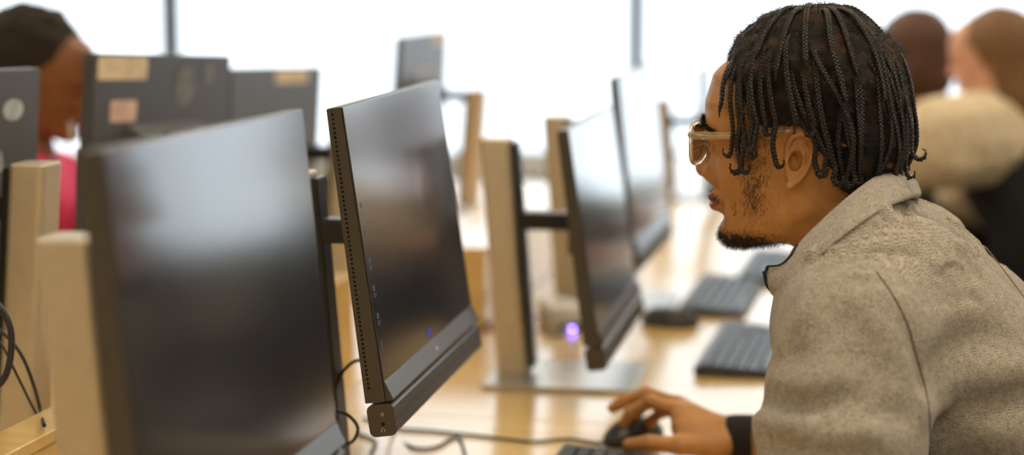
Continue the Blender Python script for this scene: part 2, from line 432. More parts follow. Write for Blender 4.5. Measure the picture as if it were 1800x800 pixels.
M['st_cream'] = plain('cream_paper_sticker', (0.75, 0.62, 0.42, 1), 0.5, noise=.1, nscale=25)
M['st_pink'] = plain('pink_beige_sticker', (0.72, 0.50, 0.42, 1), 0.5, noise=.1, nscale=40)
M['st_grey'] = plain('grey_faint_sticker', (0.16, 0.17, 0.18, 1), 0.5, noise=.2, nscale=60)
M['st_pale'] = plain('pale_blue_sticker', (0.45, 0.5, 0.55, 1), 0.5, noise=.1, nscale=60)
def sticker(mon, d0, d1, t0, t1, mat, name='sticker', lab=None, rnd=False):
    """d: metres from the shell's near (+x) edge, t: metres below its top; lies on the back face"""
    t, A, put = mon
    def yb(z): return .024 + (.0175 - .024) * z / PH
    bm = bmesh.new(); x0, x1 = PW - d1, PW - d0; za, zb = PH - t1, PH - t0
    xc, zc = (x0 + x1) / 2, (za + zb) / 2
    # keep clear of the bulge: follow it
    inb = False
    y = (.0515 if inb else yb(zc)) + .0006
    if rnd:
        bmesh.ops.create_cone(bm, cap_ends=True, segments=28, radius1=1, radius2=1, depth=.0006, matrix=Matrix.Translation((xc, y, zc)) @ Matrix.Diagonal(((x1 - x0) / 2, 1, (zb - za) / 2, 1)) @ Matrix.Rotation(PI / 2, 4, 'X'))
    else:
        prism(bm, rrect(x0, x1, za, zb, .006), y - .0003, y + .0003, 'y')
    o = put(name, bm, mat, t)
    if lab: o['label'] = lab
sticker(oA, .008, .178, .004, .040, M['st_cream'], lab='long cream paper sticker')
sticker(oA, .055, .145, .072, .106, M['st_pink'], lab='pink beige square sticker')
sticker(oA, .285, .36, .02, .085, M['st_grey'], rnd=True, lab='faint grey round sticker')
sticker(oA, .39, .44, .012, .05, M['st_grey'], rnd=True, lab='small faint grey round sticker')
sticker(oB, .23, .42, .004, .032, M['st_cream'], lab='cream paper sticker')
sticker(o0, .40, .46, .04, .07, M['st_pale'], rnd=True, lab='pale round sticker')
sticker(oD, .34, .48, .006, .036, M['st_cream'], lab='cream paper sticker')
sticker(oD, .2, .36, .10, .15, M['st_pink'], lab='pinkish sticker')
# ---------------------------------------------------------------- smooth bodies from distance fields
def smin(a, b, k):
    h = np.clip(0.5 + 0.5 * (b - a) / k, 0, 1); return b + (a - b) * h - k * h * (1 - h)
def smax(a, b, k): return -smin(-a, -b, k)
def ell(p, c, r, R=None):
    q = p - np.array(c, np.float32)
    if R is not None: q = q @ np.array(R, np.float32)
    r = np.array(r, np.float32)
    k0 = np.sqrt((q / r) ** 2 @ np.ones(3, np.float32)); k1 = np.sqrt((q / r ** 2) ** 2 @ np.ones(3, np.float32))
    return k0 * (k0 - 1) / np.maximum(k1, 1e-6)
def cap(p, a, b, ra, rb):
    a = np.array(a, np.float32); b = np.array(b, np.float32); ab = b - a
    q = p - a; t = np.clip(q @ ab / float(ab @ ab), 0, 1)
    d = q - t[:, None] * ab
    return np.sqrt((d * d) @ np.ones(3, np.float32)) - (ra + (rb - ra) * t)
def chain(p, pts, rs, k=0.01):
    d = None
    for i in range(len(pts) - 1):
        e = cap(p, pts[i], pts[i + 1], rs[i], rs[i + 1])
        d = e if d is None else smin(d, e, k)
    return d
def rotm(ax, deg):
    return np.array(Matrix.Rotation(math.radians(deg), 3, ax))
def surface(f, lo, hi, h):
    """mesh of f = 0 (negative inside) by surface nets"""
    lo = np.array(lo, float); hi = np.array(hi, float)
    n = np.ceil((hi - lo) / h).astype(int) + 1
    xs, ys, zs = [(lo[i] + h * np.arange(n[i])).astype(np.float32) for i in range(3)]
    G = np.empty(n, np.float32)
    step = max(1, int(1.2e6 // (n[1] * n[2])))
    for i in range(0, n[0], step):
        X, Y, Z = np.meshgrid(xs[i:i + step], ys, zs, indexing='ij')
        G[i:i + step] = f(np.stack([X.ravel(), Y.ravel(), Z.ravel()], 1)).reshape(X.shape)
    ins = G < 0
    c = [ins[a:n[0] - 1 + a, b:n[1] - 1 + b, d:n[2] - 1 + d] for a in (0, 1) for b in (0, 1) for d in (0, 1)]
    s = sum(x.astype(np.int8) for x in c); mixed = (s > 0) & (s < 8)
    idx = np.argwhere(mixed); ID = -np.ones(mixed.shape, np.int64); ID[mixed] = np.arange(len(idx))
    acc = np.zeros((len(idx), 3)); cnt = np.zeros(len(idx))
    cor = [(a, b, d) for a in (0, 1) for b in (0, 1) for d in (0, 1)]
    for i in range(8):
        for j in range(i + 1, 8):
            A, B = np.array(cor[i]), np.array(cor[j])
            if abs(A - B).sum() != 1: continue
            ga = G[tuple((idx + A).T)]; gb = G[tuple((idx + B).T)]
            m = (ga < 0) != (gb < 0); t = np.where(m, ga / np.where(ga == gb, 1, ga - gb), 0)
            acc[m] += (A + (B - A) * t[:, None])[m]; cnt[m] += 1
    V = lo + h * (idx + acc / np.maximum(cnt, 1)[:, None])
    F = []
    for ax in range(3):
        sl0 = [slice(1, -1)] * 3; sl1 = [slice(1, -1)] * 3; sl0[ax] = slice(0, -1); sl1[ax] = slice(1, None)
        a = ins[tuple(sl0)]; b = ins[tuple(sl1)]; ch = a != b
        e = np.argwhere(ch); off = np.ones(3, int); off[ax] = 0; e = e + off
        fl = a[ch]
        o1, o2 = [(1, 2), (2, 0), (0, 1)][ax]
        d1 = np.zeros(3, int); d1[o1] = 1; d2 = np.zeros(3, int); d2[o2] = 1
        q = np.stack([ID[tuple((e - d1 - d2).T)], ID[tuple((e - d2).T)], ID[tuple(e.T)], ID[tuple((e - d1).T)]], 1)
        q[~fl] = q[~fl][:, ::-1]; F.append(q)
    F = np.concatenate(F); F = F[(F >= 0).all(1)]
    return V, F
def join(parts):
    V, F, o = [], [], 0
    for v, f in parts: V.append(v); F.append(f + o); o += len(v)
    return np.concatenate(V), np.concatenate(F)
def fast_obj(name, V, F, mats, parent=None, smooth=True, midx=None):
    me = bpy.data.meshes.new(name)
    V = np.asarray(V, np.float32); F = np.asarray(F, np.int32)
    me.vertices.add(len(V)); me.vertices.foreach_set('co', V.ravel())
    k = F.shape[1]
    me.loops.add(F.size); me.loops.foreach_set('vertex_index', F.ravel())
    me.polygons.add(len(F)); me.polygons.foreach_set('loop_start', np.arange(len(F), dtype=np.int32) * k)
    for m in (mats if isinstance(mats, (list, tuple)) else [mats]): me.materials.append(m)
    if midx is not None: me.polygons.foreach_set('material_index', midx.astype(np.int32))
    me.polygons.foreach_set('use_smooth', np.full(len(F), smooth))
    me.update(calc_edges=True); me.validate()
    o = bpy.data.objects.new(name, me); COL.objects.link(o)
    if parent is not None: o.parent = parent
    return o
def rand_noise(p, scale, seed):
    """cheap smooth 3D noise in -1..1: a few crossed sine waves"""
    r = np.random.RandomState(seed); out = np.zeros(len(p), np.float32)
    for i in range(6):
        k = r.normal(size=3); k /= np.linalg.norm(k); k *= scale * r.uniform(.6, 1.5)
        out += np.sin(p @ k.astype(np.float32) + r.uniform(0, 6.28))
    return out / 4

# ---- the head, in its own frame: +x the way it faces, +y its left, +z up, origin between the ear canals
FZ = np.array([-.130, -.112, -.107, -.100, -.085, -.065, -.045, -.02, .005, .03, .06, .09, .115])
FX = np.array([.045, .058, .070, .081, .085, .084, .086, .088, .093, .104, .105, .096, .078])
FW = np.array([.010, .016, .024, .034, .046, .056, .062, .067, .070, .071, .071, .064, .045])
FB = np.array([.00, .01, .010, .005, -.006, -.018, -.028, -.035, -.04, -.04, -.04, -.04, -.03])
def warp(x): return x - .011 * np.clip((x - .005) / .06, 0, 1)
def warpz(z): return z + .20 * np.minimum(z + .035, 0)
def head_sdf(p, ears=True, fine=True):
    p = p.astype(np.float32).copy(); p[:, 0] = warp(p[:, 0]); p[:, 2] = warpz(p[:, 2]); x, y, z = p[:, 0], p[:, 1], p[:, 2]
    q = p.copy(); q[:, 1] = np.abs(y)                       # mirrored
    cran = ell(p, (-.001, 0, .044), (.094, .077, .093))
    occ = ell(p, (-.040, 0, .010), (.055, .060, .060))
    # face block
    fx = np.interp(z, FZ, FX).astype(np.float32); fw = np.interp(z, FZ, FW).astype(np.float32); fb = np.interp(z, FZ, FB).astype(np.float32)
    xc = np.float32(.022)
    a = np.where(x > xc, fx - xc, xc - fb + .02)
    e = (np.abs((x - xc) / a) ** 2.3 + np.abs(y / fw) ** 2.5) ** (1 / 2.35)
    face = (e - 1) * np.minimum(a, fw) * .8
    face = smax(face, np.abs(z - .001) - .108, .022)
    d = smin(smin(cran, occ, .03), face, .018)
    d = smin(d, ell(q, (.055, .036, -.018), (.026, .022, .017)), .016)      # cheekbones
    d = smin(d, cap(q, (.099, .006, .034), (.083, .044, .036), .0085, .0085), .012)   # brow
    d = smax(d, -ell(q, (.111, .031, .012), (.017, .019, .013)), .010)      # eye sockets
    d = smin(d, ell(q, (.0805, .0315, .014), (.0145, .0165, .0135)), .004)  # lids over the eyeball
    # nose
    d = smin(d, chain(p, [(.098, 0, .026), (.106, 0, .008), (.112, 0, -.011)], [.010, .0095, .0100], .004), .012)
    d = smin(d, ell(p, (.1125, 0, -.0155), (.011, .0125, .0105)), .004)
    d = smin(d, ell(q, (.099, .0145, -.020), (.012, .0075, .0085)), .004)
    if fine: d = smax(d, -ell(q, (.104, .0085, -.0285), (.0058, .0036, .006)), .002)
    d = smin(d, ell(q, (.088, .010, -.015), (.016, .019, .022)), .010)
    # mouth
    d = smin(d, ell(p, (.087, 0, -.050), (.0165, .024, .022)), .008)
    d = smin(d, chain(q, [(.1035, 0, -.0475), (.098, .014, -.049), (.085, .025, -.0525)], [.0058, .0050, .002], .003), .0035)
    d = smin(d, chain(q, [(.1015, 0, -.0605), (.096, .013, -.060), (.085, .023, -.0545)], [.0066, .0055, .002], .003), .0035)
    if fine: d = smax(d, -chain(q, [(.112, 0, -.0545), (.104, .012, -.0545), (.089, .025, -.0535)], [.0012, .0012, .0008], .001), .0025)
    d = smin(d, ell(p, (.074, 0, -.092), (.019, .020, .015)), .012)         # chin
    d = smin(d, chain(q, [(.068, .014, -.098), (.030, .036, -.080), (-.008, .049, -.052), (-.012, .052, -.02)], [.011, .011, .011, .008], .01), .022)   # jaw line
    d = smin(d, ell(q, (.0815, .0315, .014), (.0145, .0165, .0130)), .003)
    d = smax(d, -ell(q, (.099, .0335, .0135), (.021, .0158, .0043)), .0018)  # open eye
    if ears:
        R = rotm('Z', 27) @ rotm('Y', -8)                    # ear leans back and flares
        c = np.array((-.004, .0735, .002))
        l = (q - c.astype(np.float32)) @ R.astype(np.float32) / np.array((.76, .92, .88), np.float32)     # ear frame: x forward, y outward, z up
        rim = np.full(len(p), 9, np.float32)
        pts = []
        for t, rx, rz in zip(np.linspace(-40, 262, 13), [1] * 13, [1] * 13):
            aa = math.radians(t)
            zz = .0275 * math.sin(aa); xx = -.0035 - (-.0165 if math.cos(aa) > 0 else -.0165) * math.cos(aa) * (1 if zz > -.01 else .8)
            pts.append((xx, .007, zz + .004))
        pts = [(.008, -.002, .004), (.012, .003, .014), (.0105, .007, .024), (.003, .0095, .0315), (-.008, .011, .033), (-.017, .012, .026), (-.0205, .012, .013), (-.019, .011, -.001), (-.0135, .009, -.014), (-.006, .0065, -.023), (.001, .003, -.029)]
        pp = catmull(pts, 3); rr = np.interp(np.linspace(0, 10, len(pp)), range(11), [.0030, .0034, .0036, .0038, .0040, .0042, .0040, .0038, .0040, .0046, .0056])
        rim = chain(l, pp, rr, .0015)
        plate = ell(l, (-.004, .002, .003), (.018, .0055, .029))
        anti = chain(l, [(-.001, .007, .021), (-.010, .009, .012), (-.011, .0085, -.002), (-.005, .006, -.013), (.003, .004, -.012)], [.0028, .0032, .0032, .0030, .0026], .002)
        trag = ell(l, (.0085, .004, -.001), (.0045, .0040, .0065))
        ear = smin(smin(plate, rim, .003), smin(anti, trag, .002), .002)
        ear = smax(ear, -ell(l, (-.0005, .010, .001), (.0092, .0135, .0125)), .002)     # concha
        ear = smax(ear, -chain(l, catmull([(.004, .011, .024), (-.006, .0135, .0255), (-.0145, .014, .016), (-.0155, .0130, .002)], 3), [.0026] * 10, .001), .002)
        d = smin(d, ear * .82, .0035)
        d = smax(d, -ell(l, (-.001, .004, .000), (.0085, .0130, .0115)) * .8, .002)
    return d
# ---------------------------------------------------------------- skin, hair and cloth materials
def skin_mat(name, c0, c1, rough=0.48):
    s = NT(name); b = s.b; c = s.coord()
    n = s.n('ShaderNodeTexNoise', i_Scale=28.0, i_Detail=5.0, i_Roughness=0.6); s.l(c, n.inputs['Vector'])
    s.l(s.ramp(n.outputs[0], [(0.32, c0), (0.68, c1)]), b.inputs['Base Color'])
    b.inputs['Roughness'].default_value = rough; b.inputs['Specular IOR Level'].default_value = 0.45
    b.inputs['Subsurface Weight'].default_value = 0.12; b.inputs['Subsurface Radius'].default_value = (1.0, 0.35, 0.15); b.inputs['Subsurface Scale'].default_value = 0.006
    v = s.n('ShaderNodeTexNoise', i_Scale=900.0, i_Detail=2.0); s.l(c, v.inputs['Vector']); s.bump(v.outputs[0], 0.0006, 0.5)
    return s.m
M['skin'] = skin_mat('warm_brown_skin', (0.44, 0.205, 0.066, 1), (0.55, 0.27, 0.094, 1))
M['lips'] = skin_mat('rosy_brown_lips', (0.26, 0.085, 0.055, 1), (0.34, 0.12, 0.075, 1), 0.35)
M['stub'] = skin_mat('stubbled_skin', (0.12, 0.052, 0.020, 1), (0.20, 0.09, 0.034, 1))
M['skin_b'] = skin_mat('brown_skin', (0.20, 0.075, 0.022, 1), (0.26, 0.10, 0.032, 1))
M['skin_c'] = skin_mat('pale_pink_skin', (0.66, 0.36, 0.26, 1), (0.74, 0.42, 0.31, 1))
def hair_mat(name, c0, c1, scale=220, rough=0.45, bump=0.002):
    s = NT(name); b = s.b; c = s.coord()
    n = s.n('ShaderNodeTexNoise', i_Scale=scale, i_Detail=6.0, i_Roughness=0.7, i_Distortion=1.5); s.l(c, n.inputs['Vector'])
    s.l(s.ramp(n.outputs[0], [(0.35, c0), (0.65, c1)]), b.inputs['Base Color']); b.inputs['Roughness'].default_value = rough
    s.bump(n.outputs[0], bump); return s.m
def scalp_mat():
    s = NT('dark_curly_roots_over_brown_scalp'); b = s.b; c = s.coord()
    n = s.n('ShaderNodeTexNoise', i_Scale=42.0, i_Detail=3.0); s.l(c, n.inputs['Vector'])
    f = s.n('ShaderNodeTexNoise', i_Scale=330.0, i_Detail=5.0, i_Roughness=0.8, i_Distortion=2.0); s.l(c, f.inputs['Vector'])
    a = s.math('MULTIPLY', s.math('MULTIPLY_ADD', n.outputs[0], 6.0, -2.6), s.math('MULTIPLY_ADD', f.outputs[0], 3.0, -0.8))
    s.l(s.ramp(a, [(0.0, (0.008, 0.006, 0.004, 1)), (0.5, (0.05, 0.024, 0.011, 1)), (1.0, (0.12, 0.056, 0.022, 1))]), b.inputs['Base Color'])
    b.inputs['Roughness'].default_value = 0.6; s.bump(f.outputs[0], 0.004); return s.m
M['scalp'] = scalp_mat()
M['braid'] = hair_mat('glossy_black_braid', (0.006, 0.005, 0.0045, 1), (0.022, 0.017, 0.014, 1), 500, 0.3, 0.0005)
M['fuzz'] = plain('curly_root_hair', (0.022, 0.015, 0.010, 1), 0.4)
M['beard'] = plain('black_beard_hair', (0.012, 0.007, 0.004, 1), 0.5)
M['white_eye'] = plain('eye_white', (0.75, 0.72, 0.68, 1), 0.15, noise=.01)
M['iris'] = plain('dark_brown_iris', (0.03, 0.012, 0.006, 1), 0.1)

def knit_mat():
    s = NT('oatmeal_herringbone_knit'); b = s.b; c = s.coord()
    sp = s.n('ShaderNodeSeparateXYZ')
    uv = s.n('ShaderNodeUVMap', uv_map='weave')
    s.l(uv.outputs[0], sp.inputs[0])
    X = sp.outputs[0]; Z = sp.outputs[1]
    zig = s.math('PINGPONG', X, 0.0036)
    ph = s.math('MULTIPLY', s.math('ADD', Z, s.math('MULTIPLY', zig, 1.0)), 2 * PI / 0.0027)
    st = s.math('SINE', ph)
    n = s.n('ShaderNodeTexNoise', i_Scale=650.0, i_Detail=2.0); s.l(c, n.inputs['Vector'])
    n3 = s.n('ShaderNodeTexNoise', i_Scale=120.0, i_Detail=3.0); s.l(c, n3.inputs['Vector'])
    v = s.math('ADD', s.math('MULTIPLY', st, 0.18), s.math('MULTIPLY_ADD', n.outputs[0], 1.5, -0.25))
    v = s.math('ADD', v, s.math('MULTIPLY_ADD', n3.outputs[0], 0.5, -0.25))
    s.l(s.ramp(v, [(0.10, (0.12, 0.106, 0.085, 1)), (0.40, (0.30, 0.27, 0.222, 1)), (0.78, (0.51, 0.465, 0.39, 1))]), b.inputs['Base Color'])
    b.inputs['Roughness'].default_value = 0.9; b.inputs['Specular IOR Level'].default_value = 0.15
    b.inputs['Sheen Weight'].default_value = 0.25; b.inputs['Sheen Roughness'].default_value = 0.4
    s.bump(v, 0.0012, 0.7); return s.m
M['knit'] = knit_mat()
M['cuff'] = plain('black_ribbed_cuff', (0.012, 0.010, 0.010, 1), 0.85)
M['seam'] = plain('dark_taupe_seam', (0.13, 0.10, 0.075, 1), 0.9)
M['zip'] = plain('black_zip', (0.008, 0.008, 0.008, 1), 0.45)
M['trousers'] = plain('charcoal_trousers', (0.03, 0.03, 0.035, 1), 0.9, noise=.15, nscale=200)

# ---------------------------------------------------------------- the man at the desk
HS = 1.05
HA = math.radians(153)
hR = Matrix.Rotation(HA, 3, 'Z') @ Matrix.Rotation(math.radians(1), 3, 'Y')
hRn = np.array(hR)
ear = P(1390, 286, 2.185)
HC = ear - hRn @ np.array((0, .072, 0)) * HS
def H2W(v): return HC + (np.asarray(v) * HS) @ hRn.T
def W2H(v): return ((np.asarray(v) - HC) @ hRn) / HS
man = empty('person', (.62, 2.25, 0))
props(man, 'man with black braids, glasses and a greige knit zip jacket leaning towards a screen', 'person')
Mi = Matrix.Translation(-Vector((.62, 2.25, 0)))
def wobj(name, V, F, mats, parent=man, **k):
    V = np.asarray(V, float) - np.array((.62, 2.25, 0)); return fast_obj(name, V, F, mats, parent, **k)
tl = np.array((-.22, -.975, 0))
SL = np.array((.350, 2.005, 1.045)); SR = SL - .35 * tl
EL = np.array((.315, 1.925, .855)); WL = np.array((.185, 2.13, .785))
ER = np.array((.52, 2.52, .83)); WR = P(1345, 770, 2.745)
NB = P(1535, 432, 2.25)
TC = np.array((.45, 2.19, 1.045)); PV = np.array((.80, 2.27, .60))
nkH = [W2H(P(1440, 318, 2.26)), W2H(P(1478, 375, 2.255)), W2H(P(1520, 425, 2.25)), W2H(P(1560, 500, 2.25))]
def hn_sdf(p):
    d = head_sdf(p)
    return smin(d, chain(p, nkH, [.053, .053, .060, .075], .02), .014)
hV, hF = surface(hn_sdf, (-.21, -.12, -.20), (.135, .12, .14), .0016)
hL = hV.copy()
hx, hy, hz = hL[:, 0], np.abs(hL[:, 1]), hL[:, 2]
# lips get their own tone
fc = hL[hF].mean(1); fc[:, 0] = warp(fc[:, 0]); fc[:, 2] = warpz(fc[:, 2])
lip = (fc[:, 0] > .086) & (np.abs(fc[:, 1]) < .024) & (fc[:, 2] < -.0445 - .10 * np.abs(fc[:, 1])) & (fc[:, 2] > -.0665 + .28 * np.abs(fc[:, 1])) & (fc[:, 0] > .0965 - .30 * np.abs(fc[:, 1]))
fn_ = rand_noise(fc.astype(np.float32), 420, 21); fay = np.abs(fc[:, 1])
stub = ((fc[:, 0] > .030) & (fc[:, 2] < -.093) & (fc[:, 2] > -.116) & (fn_ > -.1))
headW = H2W(hV)

# right hand on the mouse, left hand on the desk
def hand_pts(w, fingers, thumb): return w, fingers, thumb
RW = P(1275, 768, 2.755)
Rf = [[P(1196, 724, 2.765), P(1143, 706, 2.785), P(1110, 725, 2.80), P(1097, 742, 2.812)],
      [P(1190, 710, 2.785), P(1137, 692, 2.82), P(1099, 705, 2.85), P(1077, 717, 2.87)],
      [P(1193, 709, 2.805), P(1146, 702, 2.85), P(1120, 722, 2.865), P(1110, 742, 2.87)],
      [P(1202, 722, 2.82), P(1163, 724, 2.86), P(1142, 742, 2.865), P(1134, 756, 2.865)]]
Rt = [P(1255, 782, 2.735), P(1195, 783, 2.72), P(1142, 779, 2.725), P(1106, 783, 2.735)]
def hand_sdf(w, fore, F4, T4):
    def f(p):
        p = p.astype(np.float32)
        d = chain(p, [fore, w], [.036, .026], .01)
        mid = (w + F4[1][0] + F4[2][0]) / 3
        for i, fg in enumerate(F4):
            k = w + (fg[0] - w) * .15
            d = smin(d, cap(p, k, fg[0], .017, .0118 - .0006 * i), .014)
        d = smin(d, cap(p, w, F4[0][0] * .5 + T4[1] * .5, .020, .0125), .016)
        d = smin(d, cap(p, T4[0], F4[0][0] * .8 + T4[1] * .2, .016, .0115), .014)
        d = smin(d, chain(p, [w + (T4[0] - w) * .5, T4[0], T4[1]], [.018, .018, .0135], .01), .016)
        for i, fg in enumerate(F4):
            s = (.0098, .0100, .0096, .0085)[i]
            g = chain(p, fg, [s * 1.06, s, s * .88, s * .80], .0025)
            for kk in (1, 2): g = smin(g, ell(p, fg[kk], (s * 1.08,) * 3), .003)
            d = smin(d, g, .0045)
        d = smin(d, chain(p, T4[1:], [.0122, .0112, .0096], .003), .006)
        return d
    return f
def bounds(pts, m):
    a = np.array(pts); return a.min(0) - m, a.max(0) + m
allR = [RW] + [q for f in Rf for q in f] + Rt + [WR]
lo, hi = bounds(allR, .04)
rhV, rhF = surface(hand_sdf(RW, WR + (WR - RW) * .2, Rf, Rt), lo, hi, .0017)
hd = np.array((-.50, .85, 0)); hs = np.array((.85, .50, 0)); up = np.array((0, 0, 1))
Lf = []
for i, o in enumerate((.026, .008, -.010, -.027)):
    b = WL + hd * (.085 - abs(i - 1) * .004) + hs * o + up * -.005
    ln = (.040, .044, .041, .033)[i]
    Lf.append([b, b + hd * ln + hs * o * .25 + up * .004, b + hd * ln * 1.55 + hs * o * .35 - up * .008, b + hd * ln * 1.9 + hs * o * .4 - up * .022])
Lt = [WL + hd * .025 + hs * .03 - up * .01, WL + hd * .06 + hs * .045 - up * .018, WL + hd * .09 + hs * .052 - up * .022, WL + hd * .115 + hs * .05 - up * .028]
allL = [WL] + [q for f in Lf for q in f] + Lt
lo, hi = bounds(allL, .04)
lhV, lhF = surface(hand_sdf(WL, WL - hd * .03 + up * .01, Lf, Lt), lo, hi, .002)

# trunk and arms, under the clothes
HIPL, HIPR = PV + .10 * tl, PV - .10 * tl
KL, KR = np.array((.42, 2.03, .53)), np.array((.47, 2.33, .53))
AL, AR = np.array((.40, 2.02, .09)), np.array((.50, 2.34, .09))
def trunk(p, g=0.0):
    d = None
    for sgn in (-1, 1):
        e = chain(p, [TC + sgn * .085 * tl + np.array((-.03, 0, .0)), (TC + PV) / 2 + sgn * .075 * tl + np.array((.02, 0, .01)), PV + sgn * .08 * tl], [.105 + g, .112 + g, .13 + g], .04)
        d = e if d is None else smin(d, e, .07)
    d = smin(d, cap(p, SL * .8 + SR * .2, SR * .8 + SL * .2, .068 + g, .068 + g), .05)
    d = smin(d, chain(p, [NB + np.array((.01, 0, -.02)), SL + np.array((.015, .03, .01))], [.036 + g, .050 + g], .03), .04)
    d = smin(d, chain(p, [NB + np.array((.01, 0, -.02)), SR + np.array((.015, -.03, .01))], [.036 + g, .050 + g], .03), .04)
    return d
def arms(p, g=0.0, gw=0.0, ends=1.0):
    a = chain(p, [SL, (SL + EL) / 2 + np.array((.0, -.005, 0)), EL], [.066 + g, .060 + g, .050 + g + gw], .03)
    a = smin(a, chain(p, [EL, EL + (WL - EL) * ends], [.048 + g + gw, .030 + g * .5 + gw], .03), .03)
    b = chain(p, [SR, (SR + ER) / 2, ER], [.066 + g, .058 + g, .048 + g], .03)
    b = smin(b, chain(p, [ER, ER + (WR - ER) * ends], [.046 + g, .031 + g * .3], .03), .03)
    return a, b
def body_f(p):
    p = p.astype(np.float32); d = trunk(p, -.012); a, b = arms(p, -.012, 0, .9); d = smin(d, a, .04); d = smin(d, b, .04)
    for Hp, K, A in ((HIPL, KL, AL), (HIPR, KR, AR)):
        d = smin(d, chain(p, [Hp, K, A], [.08, .055, .035], .03), .04); d = smin(d, cap(p, A, A + np.array((-.14, .0, -.03)), .034, .026), .03)
    return d
bV, bF = surface(body_f, (.05, 1.75, .03), (1.02, 2.85, 1.22), .014)
V, F = join([(headW, hF), (rhV, rhF), (lhV, lhF), (bV, bF)])
mi = np.zeros(len(F)); mi[:len(hF)][lip] = 1; mi[:len(hF)][stub] = 2
body = wobj('body', V, F, [M['skin'], M['lips'], M['stub']], midx=mi)

Tp = [P(1349, 470, 2.165), P(1372, 467, 2.14), P(1391, 450, 2.12), P(1404, 428, 2.115), P(1440, 391, 2.112), P(1485, 350, 2.125), P(1530, 315, 2.16), P(1568, 293, 2.23), P(1577, 298, 2.29), P(1545, 322, 2.355), P(1480, 365, 2.39), P(1420, 425, 2.37), P(1385, 462, 2.32), P(1366, 480, 2.25)]
Bp = [P(1364, 516, 2.16), P(1380, 506, 2.11), P(1402, 487, 2.075), P(1424, 466, 2.06), P(1458, 434, 2.05), P(1500, 400, 2.055), P(1552, 366, 2.09), P(1603, 347, 2.20), P(1606, 352, 2.32), P(1552, 385, 2.41), P(1480, 430, 2.43), P(1420, 480, 2.38), P(1386, 508, 2.31), P(1372, 520, 2.23)]
_c = (P(1480, 380, 2.25) + P(1500, 420, 2.25)) / 2
_d = np.array(catmull(Bp, 2)); _t = np.array(catmull(Tp, 2)); _w = _d - _c; _w /= np.linalg.norm(_w, axis=1)[:, None]
BPR = _d - _w * .015 + (_d - _t) / np.linalg.norm(_d - _t, axis=1)[:, None] * .006
# ---- jacket
def PF(px, py, D): return P(px, py, D)
fold_px = [([(1640, 640), (1690, 600), (1760, 590)], .016, .005),
         ([(1620, 720), (1690, 735), (1780, 790)], .016, -.005),
         ([(1375, 600), (1400, 560), (1410, 500)], .014, -.004),
         ([(1360, 780), (1420, 795), (1500, 800)], .014, .007),
         ([(1460, 760), (1520, 735), (1590, 730)], .013, .005),
         ([(1560, 540), (1600, 600), (1620, 680)], .010, .004),
         ([(1610, 360), (1660, 372), (1720, 400)], .010, .003),
         ([(1347, 700), (1385, 712), (1440, 712), (1500, 698)], .011, .007),
         ([(1340, 742), (1380, 752), (1450, 770), (1530, 762)], .016, -.008),
         ([(1352, 660), (1395, 674), (1460, 660)], .014, -.006),
         ([(1420, 560), (1440, 620), (1430, 680)], .018, -.004),
         ([(1500, 560), (1530, 640), (1540, 700)], .016, .004),
         ([(1640, 700), (1700, 665), (1790, 650)], .015, -.006),
         ([(1640, 745), (1700, 722), (1795, 700)], .013, .006),
         ([(1640, 790), (1700, 768), (1795, 760)], .014, -.005),
         ([(1500, 430), (1580, 400), (1660, 385), (1740, 420)], .012, -.004),
         ([(1450, 470), (1540, 440), (1620, 440)], .014, .003)]
def jbase(p):
    p = p.astype(np.float32)
    t = trunk(p, .012); a, b = arms(p, .016, .006, .93)
    b = np.maximum(b, -((p - (WR + (ER - WR) * -.02).astype(np.float32)) @ ((ER - WR) / np.linalg.norm(ER - WR)).astype(np.float32)))
    return smin(smin(t, a, .035), b, .035)
def march(px, py):
    d = P(px, py, 1.0) - cO; d /= np.linalg.norm(d); t = 1.6
    for i in range(60):
        v = float(jbase((cO + d * t)[None])[0])
        if v < .0004: break
        t += max(v * .8, .0003)
    return cO + d * t
folds = [(np.array([march(*q) for q in pts]), w, amp * 1.35) for pts, w, amp in fold_px]
def jacket_f(p):
    p = p.astype(np.float32)
    d = jbase(p)
    d = d + .0030 * rand_noise(p, 22, 5) + .0016 * rand_noise(p, 55, 9)
    d = smin(d, chain(p, BPR, [.009] * len(BPR), .004), .012)
    near = np.abs(d) < .05; q = p[near]; add = np.zeros(len(q), np.float32)
    for pts, w, amp in folds:
        c = np.array(catmull(pts, 5)); e = chain(q, c, [0] * len(c), .0005)
        add += amp * np.exp(-(np.maximum(e, 0) / w) ** 2)
    d[near] += add
    cut = (PV - TC) / np.linalg.norm(PV - TC)
    d = smax(d, ((p - PV.astype(np.float32)) @ cut.astype(np.float32)) - .03, .02)
    return d
jV, jF = surface(jacket_f, (.10, 1.74, .50), (1.02, 2.85, 1.24), .0055)
# two passes of light smoothing are not needed: surface nets is smooth already
jacket = wobj('jacket', jV, jF, M['knit'])
def axis_uv(V, A, B, r0):
    ax = (B - A) / np.linalg.norm(B - A); e1 = np.cross(ax, (0, 1.0, .1)); e1 /= np.linalg.norm(e1); e2 = np.cross(ax, e1)
    q = V - A; return np.stack([np.arctan2(q @ e1, -(q @ e2) * -1) * r0, q @ ax], 1)
def set_uv(o, per_corner):
    l = o.data.uv_layers.new(name='weave'); l.data.foreach_set('uv', np.asarray(per_corner, np.float32).ravel())
_p = jV.astype(np.float32); _a, _b = arms(_p, .016, .006, .93); _t = trunk(_p, .012)
cls = np.argmin(np.stack([_t, _a + .004, _b], 1), 1)
UVs = [axis_uv(jV, TC + np.array((.04, 0, .04)), PV, .14), axis_uv(jV, SL, EL, .082), axis_uv(jV, SR, ER, .082)]
fcl = np.array(np.sort(cls[jF], 1)[:, 1])
out = np.zeros((len(jF), 4, 2))
